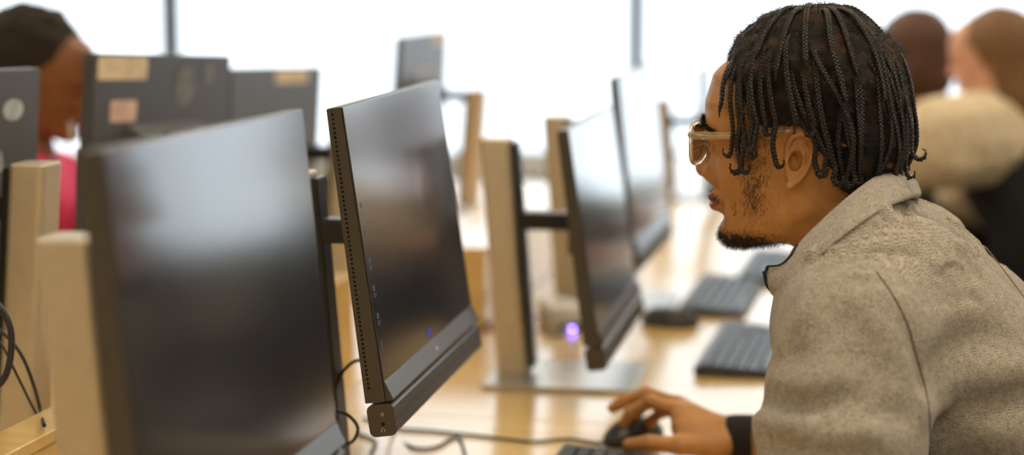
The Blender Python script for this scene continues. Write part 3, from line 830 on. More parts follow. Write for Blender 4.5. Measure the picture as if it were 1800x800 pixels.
for k_ in range(3):
    m_ = fcl == k_; u_ = UVs[k_][jF[m_]]
    R_u = (.14, .082, .082)[k_] * 2 * PI; wrap = (u_[:, :, 0].max(1) - u_[:, :, 0].min(1)) > R_u / 2
    uu = u_[:, :, 0]; uu[wrap] = np.where(uu[wrap] < 0, uu[wrap] + R_u, uu[wrap]); u_[:, :, 0] = uu; out[m_] = u_
if len(jacket.data.loops) == out.shape[0] * 4: set_uv(jacket, out)
jacket['label'] = 'greige herringbone knit jacket'
from mathutils.bvhtree import BVHTree
jb = BVHTree.FromPolygons([tuple(v) for v in jV], [tuple(int(i) for i in f) for f in jF])
def onj(px, py, lift=.0):
    d = Vector(P(px, py, 1.0) - cO); d.normalize()
    h = jb.ray_cast(Vector(cO), d)
    return None if h[0] is None else np.array(h[0] - d * lift)
def seam(pts, r=.0011, name='seam'):
    q = [onj(x, y, r * .1) for x, y in [tuple(v) for v in catmull([(a, b, 0) for a, b in pts], 10)[:]][0:0]] if False else []
    for v in catmull([(a, b, 0) for a, b in pts], 10):
        h = onj(v[0], v[1], 0.0)
        if h is not None: q.append(h)
    V, F = tube(np.array(q), r, 6); me_V = np.array(V) - np.array((.62, 2.25, 0))
    o = obj(name, (me_V, F), M['seam'], jacket, smooth=True); return o
seam([(1540, 478), (1570, 520), (1595, 570), (1612, 630), (1628, 690), (1634, 740), (1634, 799)])
seam([(1640, 350), (1680, 378), (1720, 420), (1760, 470), (1799, 522)])

# collar: a standing band round the neck, open at the throat
ct, cb = np.array(catmull(Tp, 8)), np.array(catmull(Bp, 8))
ctr = (P(1480, 380, 2.25) + P(1500, 420, 2.25)) / 2
rows = []
def outw(v): w = v - ctr; return w / np.linalg.norm(w)
NR = 9
for j in range(NR):
    f = j / (NR - 1); b = ct + (cb - ct) * f * 1.04
    ow = np.array([outw(v) for v in b])
    rows.append(b + ow * (.006 * math.sin(PI * f))[..., None] if False else b + ow * (.007 * math.sin(PI * f) + .0065 * f))
inn = []
for j in range(NR - 1, -1, -1):
    f = j / (NR - 1); b = ct + (cb - ct) * f * 1.04; ow = np.array([outw(v) for v in b])
    inn.append(b + ow * (.007 * math.sin(PI * f) - .0055))
rolled = [ct + np.array([outw(v) for v in ct]) * -.0028 + (ct - cb) / np.linalg.norm(ct - cb, axis=1)[:, None] * .0022]
R_ = rows + inn + rolled
n_ = len(ct); CV = np.concatenate(R_); CF = []
for j in range(len(R_)):
    jn = (j + 1) % len(R_)
    for i in range(n_ - 1): CF.append((j * n_ + i, j * n_ + i + 1, jn * n_ + i + 1, jn * n_ + i))
m4 = [j * n_ for j in range(len(R_))]; m5_ = [j * n_ + n_ - 1 for j in range(len(R_))]
CV = list(CV - np.array((.62, 2.25, 0)))
k = len(R_)
endA = [m4[j] for j in range(k)]; endB = [m5_[j] for j in range(k)][::-1]
for i in range(NR - 1):                                    # cap the two open ends strip by strip
    CF.append((m4[i], m4[i + 1], m4[2 * NR - 2 - i], m4[2 * NR - 1 - i])); CF.append((m5_[i], m5_[2 * NR - 1 - i], m5_[2 * NR - 2 - i], m5_[i + 1]))
collar = obj('collar', (CV, CF), M['knit'], jacket, smooth=True)
_len = np.concatenate([[0], np.cumsum(np.linalg.norm(np.diff(ct, axis=0), axis=1))])
_uv = []
for f_ in collar.data.polygons:
    for vi in f_.vertices:
        j_, i_ = divmod(vi, n_); jj = j_ if j_ < NR else (2 * NR - 1 - j_ if j_ < 2 * NR else 0); _uv.append((_len[i_], .0085 * jj))
set_uv(collar, _uv)
sb_ = collar.modifiers.new('soft', 'SUBSURF'); sb_.levels = 1; sb_.render_levels = 1
def wtube(name, path, r, mat, parent, sides=8):
    V, F = tube(np.array(path), r, sides); return obj(name, (np.array(V) - np.array((.62, 2.25, 0)), F), mat, parent, smooth=True)
# stitched line along the collar, zip tape and teeth down its open edge
edge = catmull([P(1349, 469, 2.163), P(1345, 484, 2.158), P(1353, 502, 2.155), P(1364, 517, 2.155)], 8)
wtube('zip_tape', edge, .0018, M['zip'], jacket)
wtube('zip_tape', catmull([P(1349, 468, 2.160), P(1372, 465, 2.137), P(1391, 448, 2.118), P(1402, 429, 2.113)], 6), .0011, M['zip'], jacket)
bm = bmesh.new()
for i, v in enumerate(np.array(catmull([P(1346, 478, 2.157), P(1351, 500, 2.153), P(1362, 516, 2.152)], 7))):
    q = v - np.array((.62, 2.25, 0)) + np.array((-.0022, -.0006, 0)); box(bm, q[0] - .0016, q[0] + .0012, q[1] - .0012, q[1] + .0012, q[2] - .0007, q[2] + .0007)
obj('zip_teeth', bm, M['zip'], jacket)

# black ribbed cuffs
for W_, E_, r, s in ((RW + (WR - RW) * .03, WR + (WR - RW) * .25, .032, 1), (WL + (EL - WL) * .04, WL + (EL - WL) * .2, .034, 1)):
    q = [W_ + (E_ - W_) * t for t in np.linspace(0, 1, 8)]
    wtube('cuff', q, [r * .93, r * .99, r, r, r, r, r * 1.0, r * .96], M['cuff'], man, 28)['label'] = 'black ribbed cuff'

# trousers and shoes
def tr_f(p):
    p = p.astype(np.float32); d = None
    for Hp, K, A in ((HIPL, KL, AL), (HIPR, KR, AR)):
        e = chain(p, [Hp, K, A + (0, 0, .03)], [.105, .074, .056], .03); d = e if d is None else smin(d, e, .05)
    d = smin(d, cap(p, HIPL, HIPR, .125, .125), .04); return d + .003 * rand_noise(p, 30, 3)
tV, tF = surface(tr_f, (.25, 1.8, .03), (1.05, 2.6, .78), .013)
wobj('trousers', tV, tF, M['trousers'])
for A in (AL, AR):
    sV, sF = surface(lambda p: smax(smin(cap(p.astype(np.float32), A + np.array((.02, 0, -.035)), A + np.array((-.16, 0, -.045)), .05, .04), cap(p.astype(np.float32), A + np.array((0, 0, -.02)), A + np.array((0, 0, .03)), .045, .045), .02), .002 - p[:, 2], .004), (A[0] - .25, A[1] - .1, -.02), (A[0] + .12, A[1] + .1, .2), .008)
    wobj('shoe', sV, sF, M['black'])

# ---- eyes
for sy in (-1, 1):
    bm = bmesh.new(); bmesh.ops.create_uvsphere(bm, u_segments=24, v_segments=16, radius=.0122 * HS, matrix=Matrix.Translation(Vector(H2W((.0915, sy * .0318, .0138))) - Vector((.62, 2.25, 0))))
    for f in bm.faces: f.smooth = True
    e = obj('eyeball', bm, M['white_eye'], man)
    c = np.array((.0915, sy * .0318, .0138)); gz = np.array((.93, -.05, -.32)); gz /= np.linalg.norm(gz)
    bm = bmesh.new(); q = Vector(hRn @ gz).to_track_quat('Z', 'Y').to_matrix().to_4x4()
    bmesh.ops.create_uvsphere(bm, u_segments=20, v_segments=10, radius=.0062 * HS, matrix=Matrix.Translation(Vector(H2W(c + gz * .0072)) - Vector((.62, 2.25, 0))))
    for f in bm.faces: f.smooth = True
    obj('iris', bm, M['iris'], e)

# ---- hair: curly roots, then braids
def grad(f, p, e=.0008):
    g = np.stack([f(p + np.eye(3)[i] * e) - f(p - np.eye(3)[i] * e) for i in range(3)], 1); return g / (np.linalg.norm(g, axis=1)[:, None] + 1e-9)
HX = [-.12, -.10, -.085, -.065, -.050, -.038, -.028, -.015, .0, .02, .035, .050, .065, .080, .10]
HZ = [-.075, -.070, -.060, -.046, -.030, -.010, .012, .038, .040, .034, .036, .052, .076, .094, .104]
def hair_f(p):
    p = p.astype(np.float32); x, z = p[:, 0], p[:, 2]
    c = smin(ell(p, (.000, 0, .046), (.092, .078, .099)), ell(p, (-.041, 0, .008), (.054, .060, .060)), .03)
    c = smin(c, chain(p, nkH[:2], [.055, .055], .02), .014)
    th = .003 + .010 * np.clip((z - .02) / .06, 0, 1) + .006 * np.clip((z - .08) / .04, 0, 1)
    th = th + .003 * rand_noise(p, 130, 2) + .0016 * rand_noise(p, 320, 4)
    hl = (np.interp(x, HX, HZ) + .003 * np.sin(p[:, 1] * 200)).astype(np.float32)
    return smax(c - th, (hl - z) * .7, .010)
gV, gF = surface(hair_f, (-.155, -.115, -.075), (.12, .115, .165), .0024)
hair = wobj('hair', H2W(gV), gF, M['scalp']); hair['label'] = 'black curly roots under the braids'
def path_point(a, phi, off):
    """on an egg round the skull: azimuth a (0 front, 90 his left), phi down from the crown"""
    c = np.array((-.001, 0, .047)); r = np.array((.086, .077, .101)) + off
    zz = c[2] + r[2] * math.cos(phi); r[:2] += .007 * max(0, -math.cos(a)) * min(1, max(0, (.055 - zz) / .04))
    return c + r * np.array((math.sin(phi) * math.cos(a), math.sin(phi) * math.sin(a), math.cos(phi)))
def braid_path(a0, p0, zend, sway, off, rg, a1=None, curl=True):
    """from the root down over the skull, then hanging free to height zend"""
    a1 = a0 if a1 is None else a1
    pts = []
    ba = min(1, max(0, (abs(math.degrees(a1)) - 88) / 40)); phm = math.radians(88 + 38 * ba)
    while phm > p0 + .25 and path_point(a1, phm, off)[2] < zend + .006: phm -= .03
    for t in np.linspace(0, 1, 9):
        ph = p0 + (phm - p0) * t
        a = a0 + (a1 - a0) * t ** 1.2 + sway * math.sin(PI * 1.6 * t + sway * 40)
        o = off * min(1, .45 + t * 3)
        pts.append(path_point(a, ph, o))
    e = pts[-1]; back = False
    z = e[2]; k = 0; ph0 = rg.uniform(0, 6)
    while z > zend:
        z -= .008; k += 1
        q = e.copy(); q[2] = z
        dr = k * .010
        inw = (.0 if not back else dr * dr * 2.2)
        q[0] -= math.cos(a1) * inw; q[1] -= math.sin(a1) * (inw + (.03 * dr if not back else 0))
        q[0] += .0022 * math.sin(ph0 + k * .9) - (.04 * dr if abs(math.cos(a1)) < .6 else 0) * 0
        pts.append(q)
    if curl:
        d = rg.choice((-1, 1)); r = rg.uniform(.004, .006); b = pts[-1]; fwd = np.array((d, 0, 0)) * r; 
        for t in (60, 120, 175, 215):
            an = math.radians(t); pts.append(b + fwd * (1 - math.cos(an)) + np.array((0, .0015, -r * math.sin(an) - .001)))
    return pts
def braid_mesh(pts, width=.0062):
    P0 = np.array(catmull(pts, 10)); seg = np.linalg.norm(np.diff(P0, axis=0), axis=1); L = np.concatenate([[0], np.cumsum(seg)])
    n = max(12, int(L[-1] / .0011)); s = np.linspace(0, L[-1], n)
    C = np.stack([np.interp(s, L, P0[:, i]) for i in range(3)], 1)
    C, T, N, B = frames(C)
    # turn the braid's flat side to face outwards from the skull
    O = C - np.array((-.012, 0, .02)); O -= T * (O * T).sum(1)[:, None]; O /= np.linalg.norm(O, axis=1)[:, None]; S = np.cross(T, O)
    tap = np.clip((L[-1] - s) / .012, .35, 1) * np.clip(s / .006 + .5, 0, 1)
    V, F = [], []
    lam = .0125; A = width * .30; rs = width * .235
    for i in range(3):
        ph = 2 * PI * s / lam + 2 * PI * i / 3
        path = C + S * (A * np.sin(ph) * tap)[:, None] + O * (A * .62 * np.sin(2 * ph) * tap)[:, None]
        tube(path, rs * tap, 6, V, F)
    return np.array(V), F
brg = random.Random(11)
R0 = math.radians
specs = []
# his left side (towards the camera): long ones from the crown, shorter ones starting lower
near_ = [(14, 34, .108, 14), (27, 34, .104, 30), (38, 34, .084, 39),
  (36, 40, .056, 43), (42, 46, .020, 51), (47, 34, .006, 57), (51, 50, .000, 62), (56, 38, .020, 67), (62, 52, .022, 72), (66, 30, .034, 77), (73, 46, .008, 84),
  (84, 38, .040, 97), (88, 54, .036, 102), (92, 22, .022, 106), (101, 60, .002, 115), (105, 26, -.004, 119), (114, 30, -.016, 128), (119, 60, -.018, 131), (128, 44, -.024, 139), (132, 62, -.024, 142), (141, 48, -.026, 150), (145, 24, -.022, 154), (155, 30, -.018, 162), (160, 52, -.020, 166), (165, 26, -.014, 170), (171, 40, -.018, 174), (177, 28, -.008, 179)]
for a, p0, ze, a1 in near_: specs.append((a, p0, ze, a1, 1))
for a, p0, ze, a1 in [(-12, 34, .108, -12), (-26, 34, .104, -28), (-40, 34, .08, -50), (-46, 24, -.004, -58), (-54, 44, -.014, -64), (-64, 30, .0, -74), (-76, 40, .02, -86), (-88, 26, .04, -98), (-100, 44, .02, -108), (-110, 28, -.006, -120), (-122, 46, -.016, -130), (-134, 26, -.026, -140), (-144, 42, -.024, -150), (-156, 28, -.018, -160), (-168, 40, -.012, -171)]:
    specs.append((a, p0, ze, a1, 1))
for a, p0, ze, a1 in [(30, 10, .112, 34), (62, 12, .105, 66), (97, 10, .10, 102), (128, 10, .09, 134), (158, 12, .09, 162), (-30, 12, .11, -32), (-90, 12, .10, -94), (-140, 12, .10, -142), (108, 70, .006, 108), (127, 70, -.012, 127), (118, 16, .07, 122), (148, 14, .06, 150), (82, 14, .09, 84)]:
    specs.append((a, p0, ze, a1, 0))
SPN = []
for a, p0, ze, a1, outer in specs:
    if outer and p0 < 34: p0 += 12
    if abs(a) < 40: p0 = max(p0, 34) + 6 * (len(SPN) % 2)
    SPN.append(1); a += brg.uniform(-7, 7) * (not 40 < a1 < 112)
    if outer and -82 < a < -40 and abs(a1) < 88: ze += .016
    if 86 < a1 < 108: ze = max(ze, .043)
    sw = 0 if 40 < a1 < 112 else brg.uniform(-7, 7)
    off = brg.uniform(.015, .021) if outer else brg.uniform(.019, .024)
    if outer == 0 and p0 > 30: off = .012
    pts = braid_path(R0(a), R0(p0), ze + brg.uniform(-.004, .004), R0(sw), off, brg, R0(a1), curl=(ze < .05 and brg.random() < .75))
    pp_ = np.array(pts)
    for _k in range(2):
        dv = hn_sdf(pp_.astype(np.float32)); lowv = np.maximum(.0048 - dv, 0)
        if lowv.max() > 0: pp_ = pp_ + grad(hn_sdf, pp_) * lowv[:, None]
    pts = list(pp_)
    V, F = braid_mesh(pts, brg.uniform(.0056, .0068))
    V = H2W(V) - np.array((.62, 2.25, 0))
    obj('braid', (V, F), M['braid'], hair, smooth=True)
# one tip that curls out behind the neck
V, F = braid_mesh([path_point(R0(170), R0(80), .022), (-.114, .02, .034), (-.115, .022, .020), (-.116, .024, .010), (-.121, .024, .003), (-.128, .024, .004), (-.130, .024, .011), (-.126, .024, .014)], .0055)
obj('braid', (H2W(V) - np.array((.62, 2.25, 0)), F), M['braid'], hair, smooth=True)

# ---- fine hairs (beard, brows, flyaways)
def hairs(roots, dirs, length, r, seed, curl=.35, segs=4):
    R = np.random.RandomState(seed); n = len(roots); L = length * R.uniform(.6, 1.15, n)
    d = dirs / (np.linalg.norm(dirs, axis=1)[:, None] + 1e-9)
    p = roots.copy(); rings = []
    ax = np.cross(d, R.normal(size=(n, 3))); ax /= np.linalg.norm(ax, axis=1)[:, None] + 1e-9
    bend = R.normal(size=(n, 3)) * curl
    for k in range(segs + 1):
        rad = r * (1 - .75 * k / segs); b = np.cross(d, ax)
        for q in range(3):
            an = 2 * PI * q / 3; rings.append(p + rad * (math.cos(an) * ax + math.sin(an) * b))
        d = d + bend / segs * 1.6; d /= np.linalg.norm(d, axis=1)[:, None]
        p = p + d * (L / segs)[:, None]
    V = np.stack(rings, 1).reshape(-1, 3); m = 3 * (segs + 1)
    base = (np.arange(n) * m)[:, None]; F = []
    for k in range(segs):
        for q in range(3):
            a = k * 3 + q; b_ = k * 3 + (q + 1) % 3
            F.append(base + np.array([a, b_, b_ + 3, a + 3]))
    return V, np.concatenate(F)
hr = np.random.RandomState(5)
x, y, z = warp(hL[:, 0]), hL[:, 1], warpz(hL[:, 2]); ay = np.abs(y)
nz_ = rand_noise(hL.astype(np.float32), 160, 8)
side = (z < .024) & (z > -.052) & (ay > .045) & (x > .022 - (z) * .12) & (x < .045 - z * .05) & (nz_ > -.55 - 0 * z)
sx = x - (.0335 - z * .09)
sidew = np.where((z < .03) & (z > -.062) & (ay > .045), .24 * np.exp(-(sx / .0095) ** 2) * np.clip((z + .070) / .025, 0, 1), 0)
goat = np.where((x > .015) & (z > -.118), .26 * np.clip((x - .01) / .045, .05, 1) * np.clip((-.084 - z) / .010, 0, 1), 0)
goat = goat + np.where((x > .060) & (z < -.070) & (z > -.085) & (ay > .015) & (ay < .035), .04, 0)
must = np.where((x > .070) & (np.abs(z - np.interp(ay, [.002, .015, .026, .031, .033], [-.0385, -.0410, -.0475, -.058, -.072])) < np.interp(ay, [.0, .02, .033], [.0046, .0040, .0025])) & (ay > .002) & (ay < .033), np.interp(ay, [.0, .022, .033], [.42, .36, .10]), 0)
cheek = np.where((x > .045) & (x < .062) & (ay > .035) & (z < -.045) & (z > -.068) & (nz_ > 0), .06, 0)
jaw = np.where((x > -.005) & (x < .05) & (z < -.055) & (z > -.105) & (ay > .02), .012, 0)
pr = sidew + goat + must + cheek + jaw
pr = np.clip(pr * 7.0, 0, 4); cntr = hr.poisson(pr * .62)
rt = np.repeat(hL, cntr, axis=0); rt = rt + hr.normal(size=rt.shape) * .0009
nm = grad(hn_sdf, rt); rt = rt - nm * hn_sdf(rt.astype(np.float32))[:, None]
fall = np.array((.10, 0, -1.0)); fwdd = np.where(rt[:, 2:3] < -.083, np.array((.35, 0, -.8)), fall)
dr = nm * .45 + fwdd + hr.normal(size=rt.shape) * .30
ln = np.where((rt[:, 0] < .03) & (rt[:, 2] < -.05), .0035, np.where(rt[:, 2] < -.083, .0085, np.where(rt[:, 0] > .08, .0062, .0068)))
V, F = hairs(rt - nm * .0004, dr, ln, .00017, 3)
wobj('beard', H2W(V), F, M['beard'])['label'] = 'short black beard and moustache'
brow = (np.abs(z - np.interp(ay, [.008, .022, .036, .047, .058], [.033, .037, .0405, .037, .029])) < np.interp(ay, [.008, .03, .058], [.0052, .0052, .0028])) & (ay > .008) & (ay < .058) & (x > .05)
rt = np.repeat(hL[brow], 4, axis=0); rt = rt + hr.normal(size=rt.shape) * .0008; nm = grad(hn_sdf, rt)
dr = nm * .35 + np.stack([-.5 * np.ones(len(rt)), np.sign(rt[:, 1]) * .8, .25 * np.ones(len(rt))], 1) + hr.normal(size=rt.shape) * .2
V, F = hairs(rt, dr, .0075, .00022, 6)
wobj('eyebrows', H2W(V), F, M['beard'])
# curly fuzz over the roots and along the hairline
gl = gV; sel = hr.rand(len(gl)) < .5; rt = gl[sel]; nm = grad(hair_f, rt)
V, F = hairs(rt, nm + hr.normal(size=rt.shape) * .8, .009, .00030, 9, curl=2.8, segs=7)
o = wobj('fuzz', H2W(V), F, M['fuzz'], parent=hair)
# soft short hair at nape and temples
tem = ((z > np.interp(x, HX, HZ) - .012) & (z < np.interp(x, HX, HZ) + .004) & (ay > .03)) & (x > -.1)
sel = tem & (hr.rand(len(x)) < .12); rt = hL[sel]; nm = grad(hn_sdf, rt)
V, F = hairs(rt, nm * .5 + np.array((-.25, 0, -.8)) + hr.normal(size=rt.shape) * .4, .008, .00016, 12, curl=.9)
wobj('hairline_fuzz', H2W(V), F, M['braid'], parent=hair)

# ---------------------------------------------------------------- eyeglasses
def acetate():
    s = NT('clear_champagne_acetate'); b = s.b
    b.inputs['Base Color'].default_value = (1.0, 0.90, 0.70, 1); b.inputs['Transmission Weight'].default_value = 0.82
    b.inputs['IOR'].default_value = 1.47; b.inputs['Roughness'].default_value = 0.06; return s.m
M['acetate'] = acetate()
M['gold'] = plain('gold_wire', (0.80, 0.60, 0.30, 1), 0.25, metal=1.0)
gls = empty('eyeglasses', tuple(H2W((.108, 0, .012))))
props(gls, 'clear champagne round eyeglasses worn by the man with braids', 'glasses')
go = np.array(gls.location)
def G(name, V, F, m, parent=gls, smooth=True): return obj(name, (H2W(np.array(V)) - go, F), m, parent, smooth=smooth)
for sy in (-1, 1):
    c = np.array((.1205, sy * .0345, .0165)); V, F = [], []
    ring = []
    for a in np.linspace(0, 2 * PI, 49):
        ry, rz_ = .0255, (.0245 if math.sin(a) < 0 else .0215)
        yy = ry * math.cos(a); zz = rz_ * math.sin(a) * (1 - .10 * (abs(math.cos(a)) > 2)); 
        sq = 1 - .03 * math.cos(4 * a)
        ring.append(c + np.array((-.0035 * (abs(yy) / ry) ** 2 * (1 if yy * sy > 0 else .3), yy * sq, zz * sq - .10 * 0)))
    tube(np.array(ring), .0026, 8, V, F); G('rim', V, F, M['acetate'])
    bm = bmesh.new()
    ctrv = bm.verts.new(Vector(H2W(c) - go)); rv = [bm.verts.new(Vector(H2W(r_) - go)) for r_ in ring[:-1]]
    for i in range(len(rv)): bm.faces.new((ctrv, rv[i], rv[(i + 1) % len(rv)]))
    obj('lens', bm, M['glass'], gls, smooth=True)
    # end piece and hinge, then the temple back over the ear
    V, F = [], []; tube(np.array([c + (-.003, sy * .022, .009), c + (-.004, sy * .027, .0095), c + (-.008, sy * .0315, .0085)]), [.003, .0036, .0030], 8, V, F); G('end_piece', V, F, M['acetate'])
    pth = catmull([(.1125, sy * .0665, .0255), (.06, sy * .0745, .0275), (.025, sy * .0780, .0315), (.004, sy * .0790, .034), (-.010, sy * .0740, .032), (-.023, sy * .0715, .020), (-.029, sy * .070, .004)], 6)
    bm = bmesh.new(); rings = []
    Cc, T, N, B = frames(np.array(pth))
    for i in range(len(Cc)):
        up_ = np.array((0, 0, 1.0)); up_ -= T[i] * (T[i] @ up_); up_ /= np.linalg.norm(up_); sd = np.cross(T[i], up_)
        hh = .0044 - .0018 * min(1, i / 12); ww = .0013
        rings.append([bm.verts.new(Vector(H2W(Cc[i] + up_ * a_ * hh + sd * b_ * ww) - go)) for a_, b_ in ((1, .6), (.6, 1), (-.6, 1), (-1, .6), (-1, -.6), (-.6, -1), (.6, -1), (1, -.6))])
    for a_, b_ in zip(rings[:-1], rings[1:]):
        for i in range(8): bm.faces.new((a_[i], a_[(i + 1) % 8], b_[(i + 1) % 8], b_[i]))
    bm.faces.new(rings[0][::-1]); bm.faces.new(rings[-1]); bmesh.ops.recalc_face_normals(bm, faces=bm.faces)
    tm = obj('temple', bm, M['acetate'], gls)
    V, F = tube(np.array(Cc), .0011, 6); G('wire_core', V, F, M['gold'], tm)
    V, F = [], []; tube(np.array([(.1135, sy * .0655, .0285), (.1135, sy * .0655, .0225)]), .0013, 8, V, F); G('hinge', V, F, M['gold'])
    V, F = [], []; tube(np.array(catmull([c + (-.002, -sy * .0205, -.004), c + (-.008, -sy * .020, -.008), c + (-.010, -sy * .019, -.012)], 4)), [.0015] * 9, 6, V, F); G('nose_pad', V, F, M['acetate'])
V, F = tube(np.array(catmull([(.1205, -.0115, .020), (.1235, -.005, .0235), (.1235, .005, .0235), (.1205, .0115, .020)], 5)), .0021, 8); G('bridge', V, F, M['acetate'])
# ---------------------------------------------------------------- things on the desks
def keyboard(corner, label, end='near', L=.44, Wd=.135):
    """corner: the end of the keyboard nearest the aisle's far side, its left edge seen from the viewpoint"""
    c = np.array(corner[:2])
    if end == 'far': c = c - u2 * L
    t = empty('keyboard', (c[0], c[1], DESK), RPHI)          # local x along the row, local -y towards the typist
    bm = bmesh.new(); prism(bm, [(0, .002), (0, .017), (-Wd, .008), (-Wd, .002)], 0, L, 'x'); obj('keyboard_shell', bm, M['kb'], t, bevel=.002)
    bm = bmesh.new(); rows = 6; y0, y1 = -.008, -Wd + .008; rh = (y1 - y0) / rows
    def zt(y): return .017 + (.008 - .017) * (-y / Wd)
    def key(x0, x1, ya, yb):
        v = []
        for (x, y, dz, ins) in ((x0, ya, .0002, 0), (x1, ya, .0002, 0), (x1, yb, .0002, 0), (x0, yb, .0002, 0)): v.append(bm.verts.new((x, y, zt(y) + dz)))
        i = .0016
        for (x, y) in ((x0 + i, ya - i), (x1 - i, ya - i), (x1 - i, yb + i), (x0 + i, yb + i)): v.append(bm.verts.new((x, y, zt(y) + .0055)))
        for f in ((4, 5, 6, 7), (0, 1, 5, 4), (1, 2, 6, 5), (2, 3, 7, 6), (3, 0, 4, 7)): bm.faces.new([v[q] for q in f])
    for r in range(rows):
        ya = y0 + rh * r - .0008; yb = y0 + rh * (r + 1) + .0008
        x = .008; i = 0
        while x < L - .025:
            w = .0188
            if r == 5 and i == 3: w = .115
            if r in (2, 3, 4) and i == 0: w = .026 + .006 * (r - 2)
            if x + w > L - .008: break
            if not (.295 < x < .300 or .355 < x < .36): key(x, x + w - .0022, ya, yb)
            x += w; i += 1
    bmesh.ops.recalc_face_normals(bm, faces=bm.faces)
    obj('keys', bm, M['key'], t)
    props(t, label, 'keyboard'); return t
keyboard(PZ(992, 800, DESK), 'black keyboard cut off by the bottom edge, beside the hand on the mouse', end='far')
keyboard(PZ(1219, 662, DESK), 'black keyboard lying on the desk just past the man, beside his chest')
keyboard(PZ(1188, 556, DESK), 'blurred black keyboard beyond the one beside the man\'s chest')
keyboard(PZ(1292, 500, DESK), 'far blurred black keyboard just below the man\'s chin')

def mouse(center, label, yaw, cable=None):
    t = empty('computer_mouse', (center[0], center[1], DESK), yaw)      # local +x is its front
    def f(p):
        p = p.astype(np.float32); d = ell(p, (0, 0, .006), (.056, .031, .031)); d = smax(d, .0012 - p[:, 2], .003)
        return smax(d, -(np.abs(np.abs(p[:, 1]) - .036) * -1 + .0) - .010 if False else d, .001)
    V, F = surface(f, (-.062, -.036, -.002), (.062, .036, .042), .0022); fast_obj('shell', V, F, M['kb'], t)
    bm = bmesh.new(); bmesh.ops.create_cone(bm, cap_ends=True, segments=24, radius1=.011, radius2=.011, depth=.007, matrix=Matrix.Translation((.030, 0, .0245)) @ Matrix.Rotation(PI / 2, 4, 'X'))
    obj('scroll_wheel', bm, M['steel'], t, bevel=.001)
    V, F = tube(np.array([(.010, 0, .0374), (.03, 0, .0325), (.045, 0, .025), (.055, 0, .0135)]), .0007, 5); obj('button_seam', (V, F), M['hole'], t)
    props(t, label, 'mouse'); return t
mc = (PZ(1066, 786, DESK) + PZ(1160, 768, DESK)) / 2
my = math.atan2(*(lambda d: (d[1], d[0]))(PZ(1066, 786, DESK) - PZ(1165, 762, DESK)))
mouse(mc, 'black computer mouse under the right hand of the man with braids', my)
mouse(PZ(1178, 573, DESK), 'blurred black mouse on the desk between the low screen and the keyboards', math.radians(172))

def cable(pts, label, r=.0022, mat='cable', name='cable', cat='cable'):
    V, F = tube(np.array(catmull(pts, 10)), r, 8); o = obj(name, (V, F), M[mat], None, smooth=True); return props(o, label, cat)
zc = DESK + .0028
mf = mc + np.array((math.cos(my), math.sin(my), 0)) * .055
cable([(mf[0], mf[1], DESK + .010), PZ(1050, 779, zc), PZ(1000, 772, zc), PZ(930, 776, zc), PZ(860, 768, zc), PZ(760, 758, zc), PZ(690, 752, zc), PZ(640, 735, zc)], 'thin black mouse cable running left across the pale desk')
cable([P(640, 640, 2.47), PZ(655, 700, DESK + .1), PZ(690, 762, zc), PZ(725, 786, zc), PZ(765, 786, zc), PZ(803, 768, zc), PZ(816, 792, zc), PZ(822, 830, zc)], 'black cable bending on the desk below the sharp screen, cut off at the bottom')
cable([P(668, 640, 2.52), P(628, 634, 2.52), P(600, 658, 2.50), P(586, 700, 2.47), P(592, 745, 2.44), PZ(600, 790, zc), PZ(640, 812, zc)], 'black cable arching out from behind the sharp screen towards the nearest one')
cable([P(590, 722, 2.40), P(612, 730, 2.42), P(629, 752, 2.44), P(620, 776, 2.46), PZ(600, 782, DESK + .03), PZ(580, 770, zc)], 'small black cable loop beside the near edge of the sharp screen')
cable([PZ(630, 762, zc), PZ(660, 776, zc), PZ(652, 800, zc), PZ(680, 820, zc)], 'short black cable crossing under the corner of the sharp screen')
cable([P(-40, 560, 2.38), P(5, 585, 2.38), P(38, 625, 2.38), P(60, 680, 2.40), P(72, 725, 2.42), PZ(78, 748, DESK + .16)], 'black cable drooping beside the silver post at the left edge')
cable([P(-40, 590, 2.36), P(-2, 600, 2.36), P(25, 650, 2.36), P(52, 705, 2.39), P(70, 738, 2.42)], 'thinner black cable under the drooping one at the left edge', r=.0016)
cable([P(-40, 520, 2.33), P(0, 540, 2.33), P(20, 590, 2.33), P(10, 660, 2.33), P(-30, 700, 2.33)], 'thick black cable loop cut off by the left edge', r=.004)
M['red'] = plain('red_cable', (0.35, 0.05, 0.03, 1), 0.5)
cable([PZ(838, 590, zc), PZ(855, 578, zc), PZ(880, 583, zc), PZ(905, 572, zc), PZ(940, 580, zc)], 'red cable behind the third silver post', mat='red', r=.003)
cable([PZ(850, 572, zc), PZ(890, 560, zc), PZ(950, 556, DESK + .03), PZ(985, 548, DESK + .02), PZ(1020, 560, zc), PZ(1060, 545, zc)], 'black cable running behind the low third screen past the blue light')
cable([PZ(950, 580, zc), PZ(975, 560, zc), PZ(1000, 575, zc), PZ(985, 590, zc), PZ(955, 585, zc)], 'coiled black cable beside the third silver post')
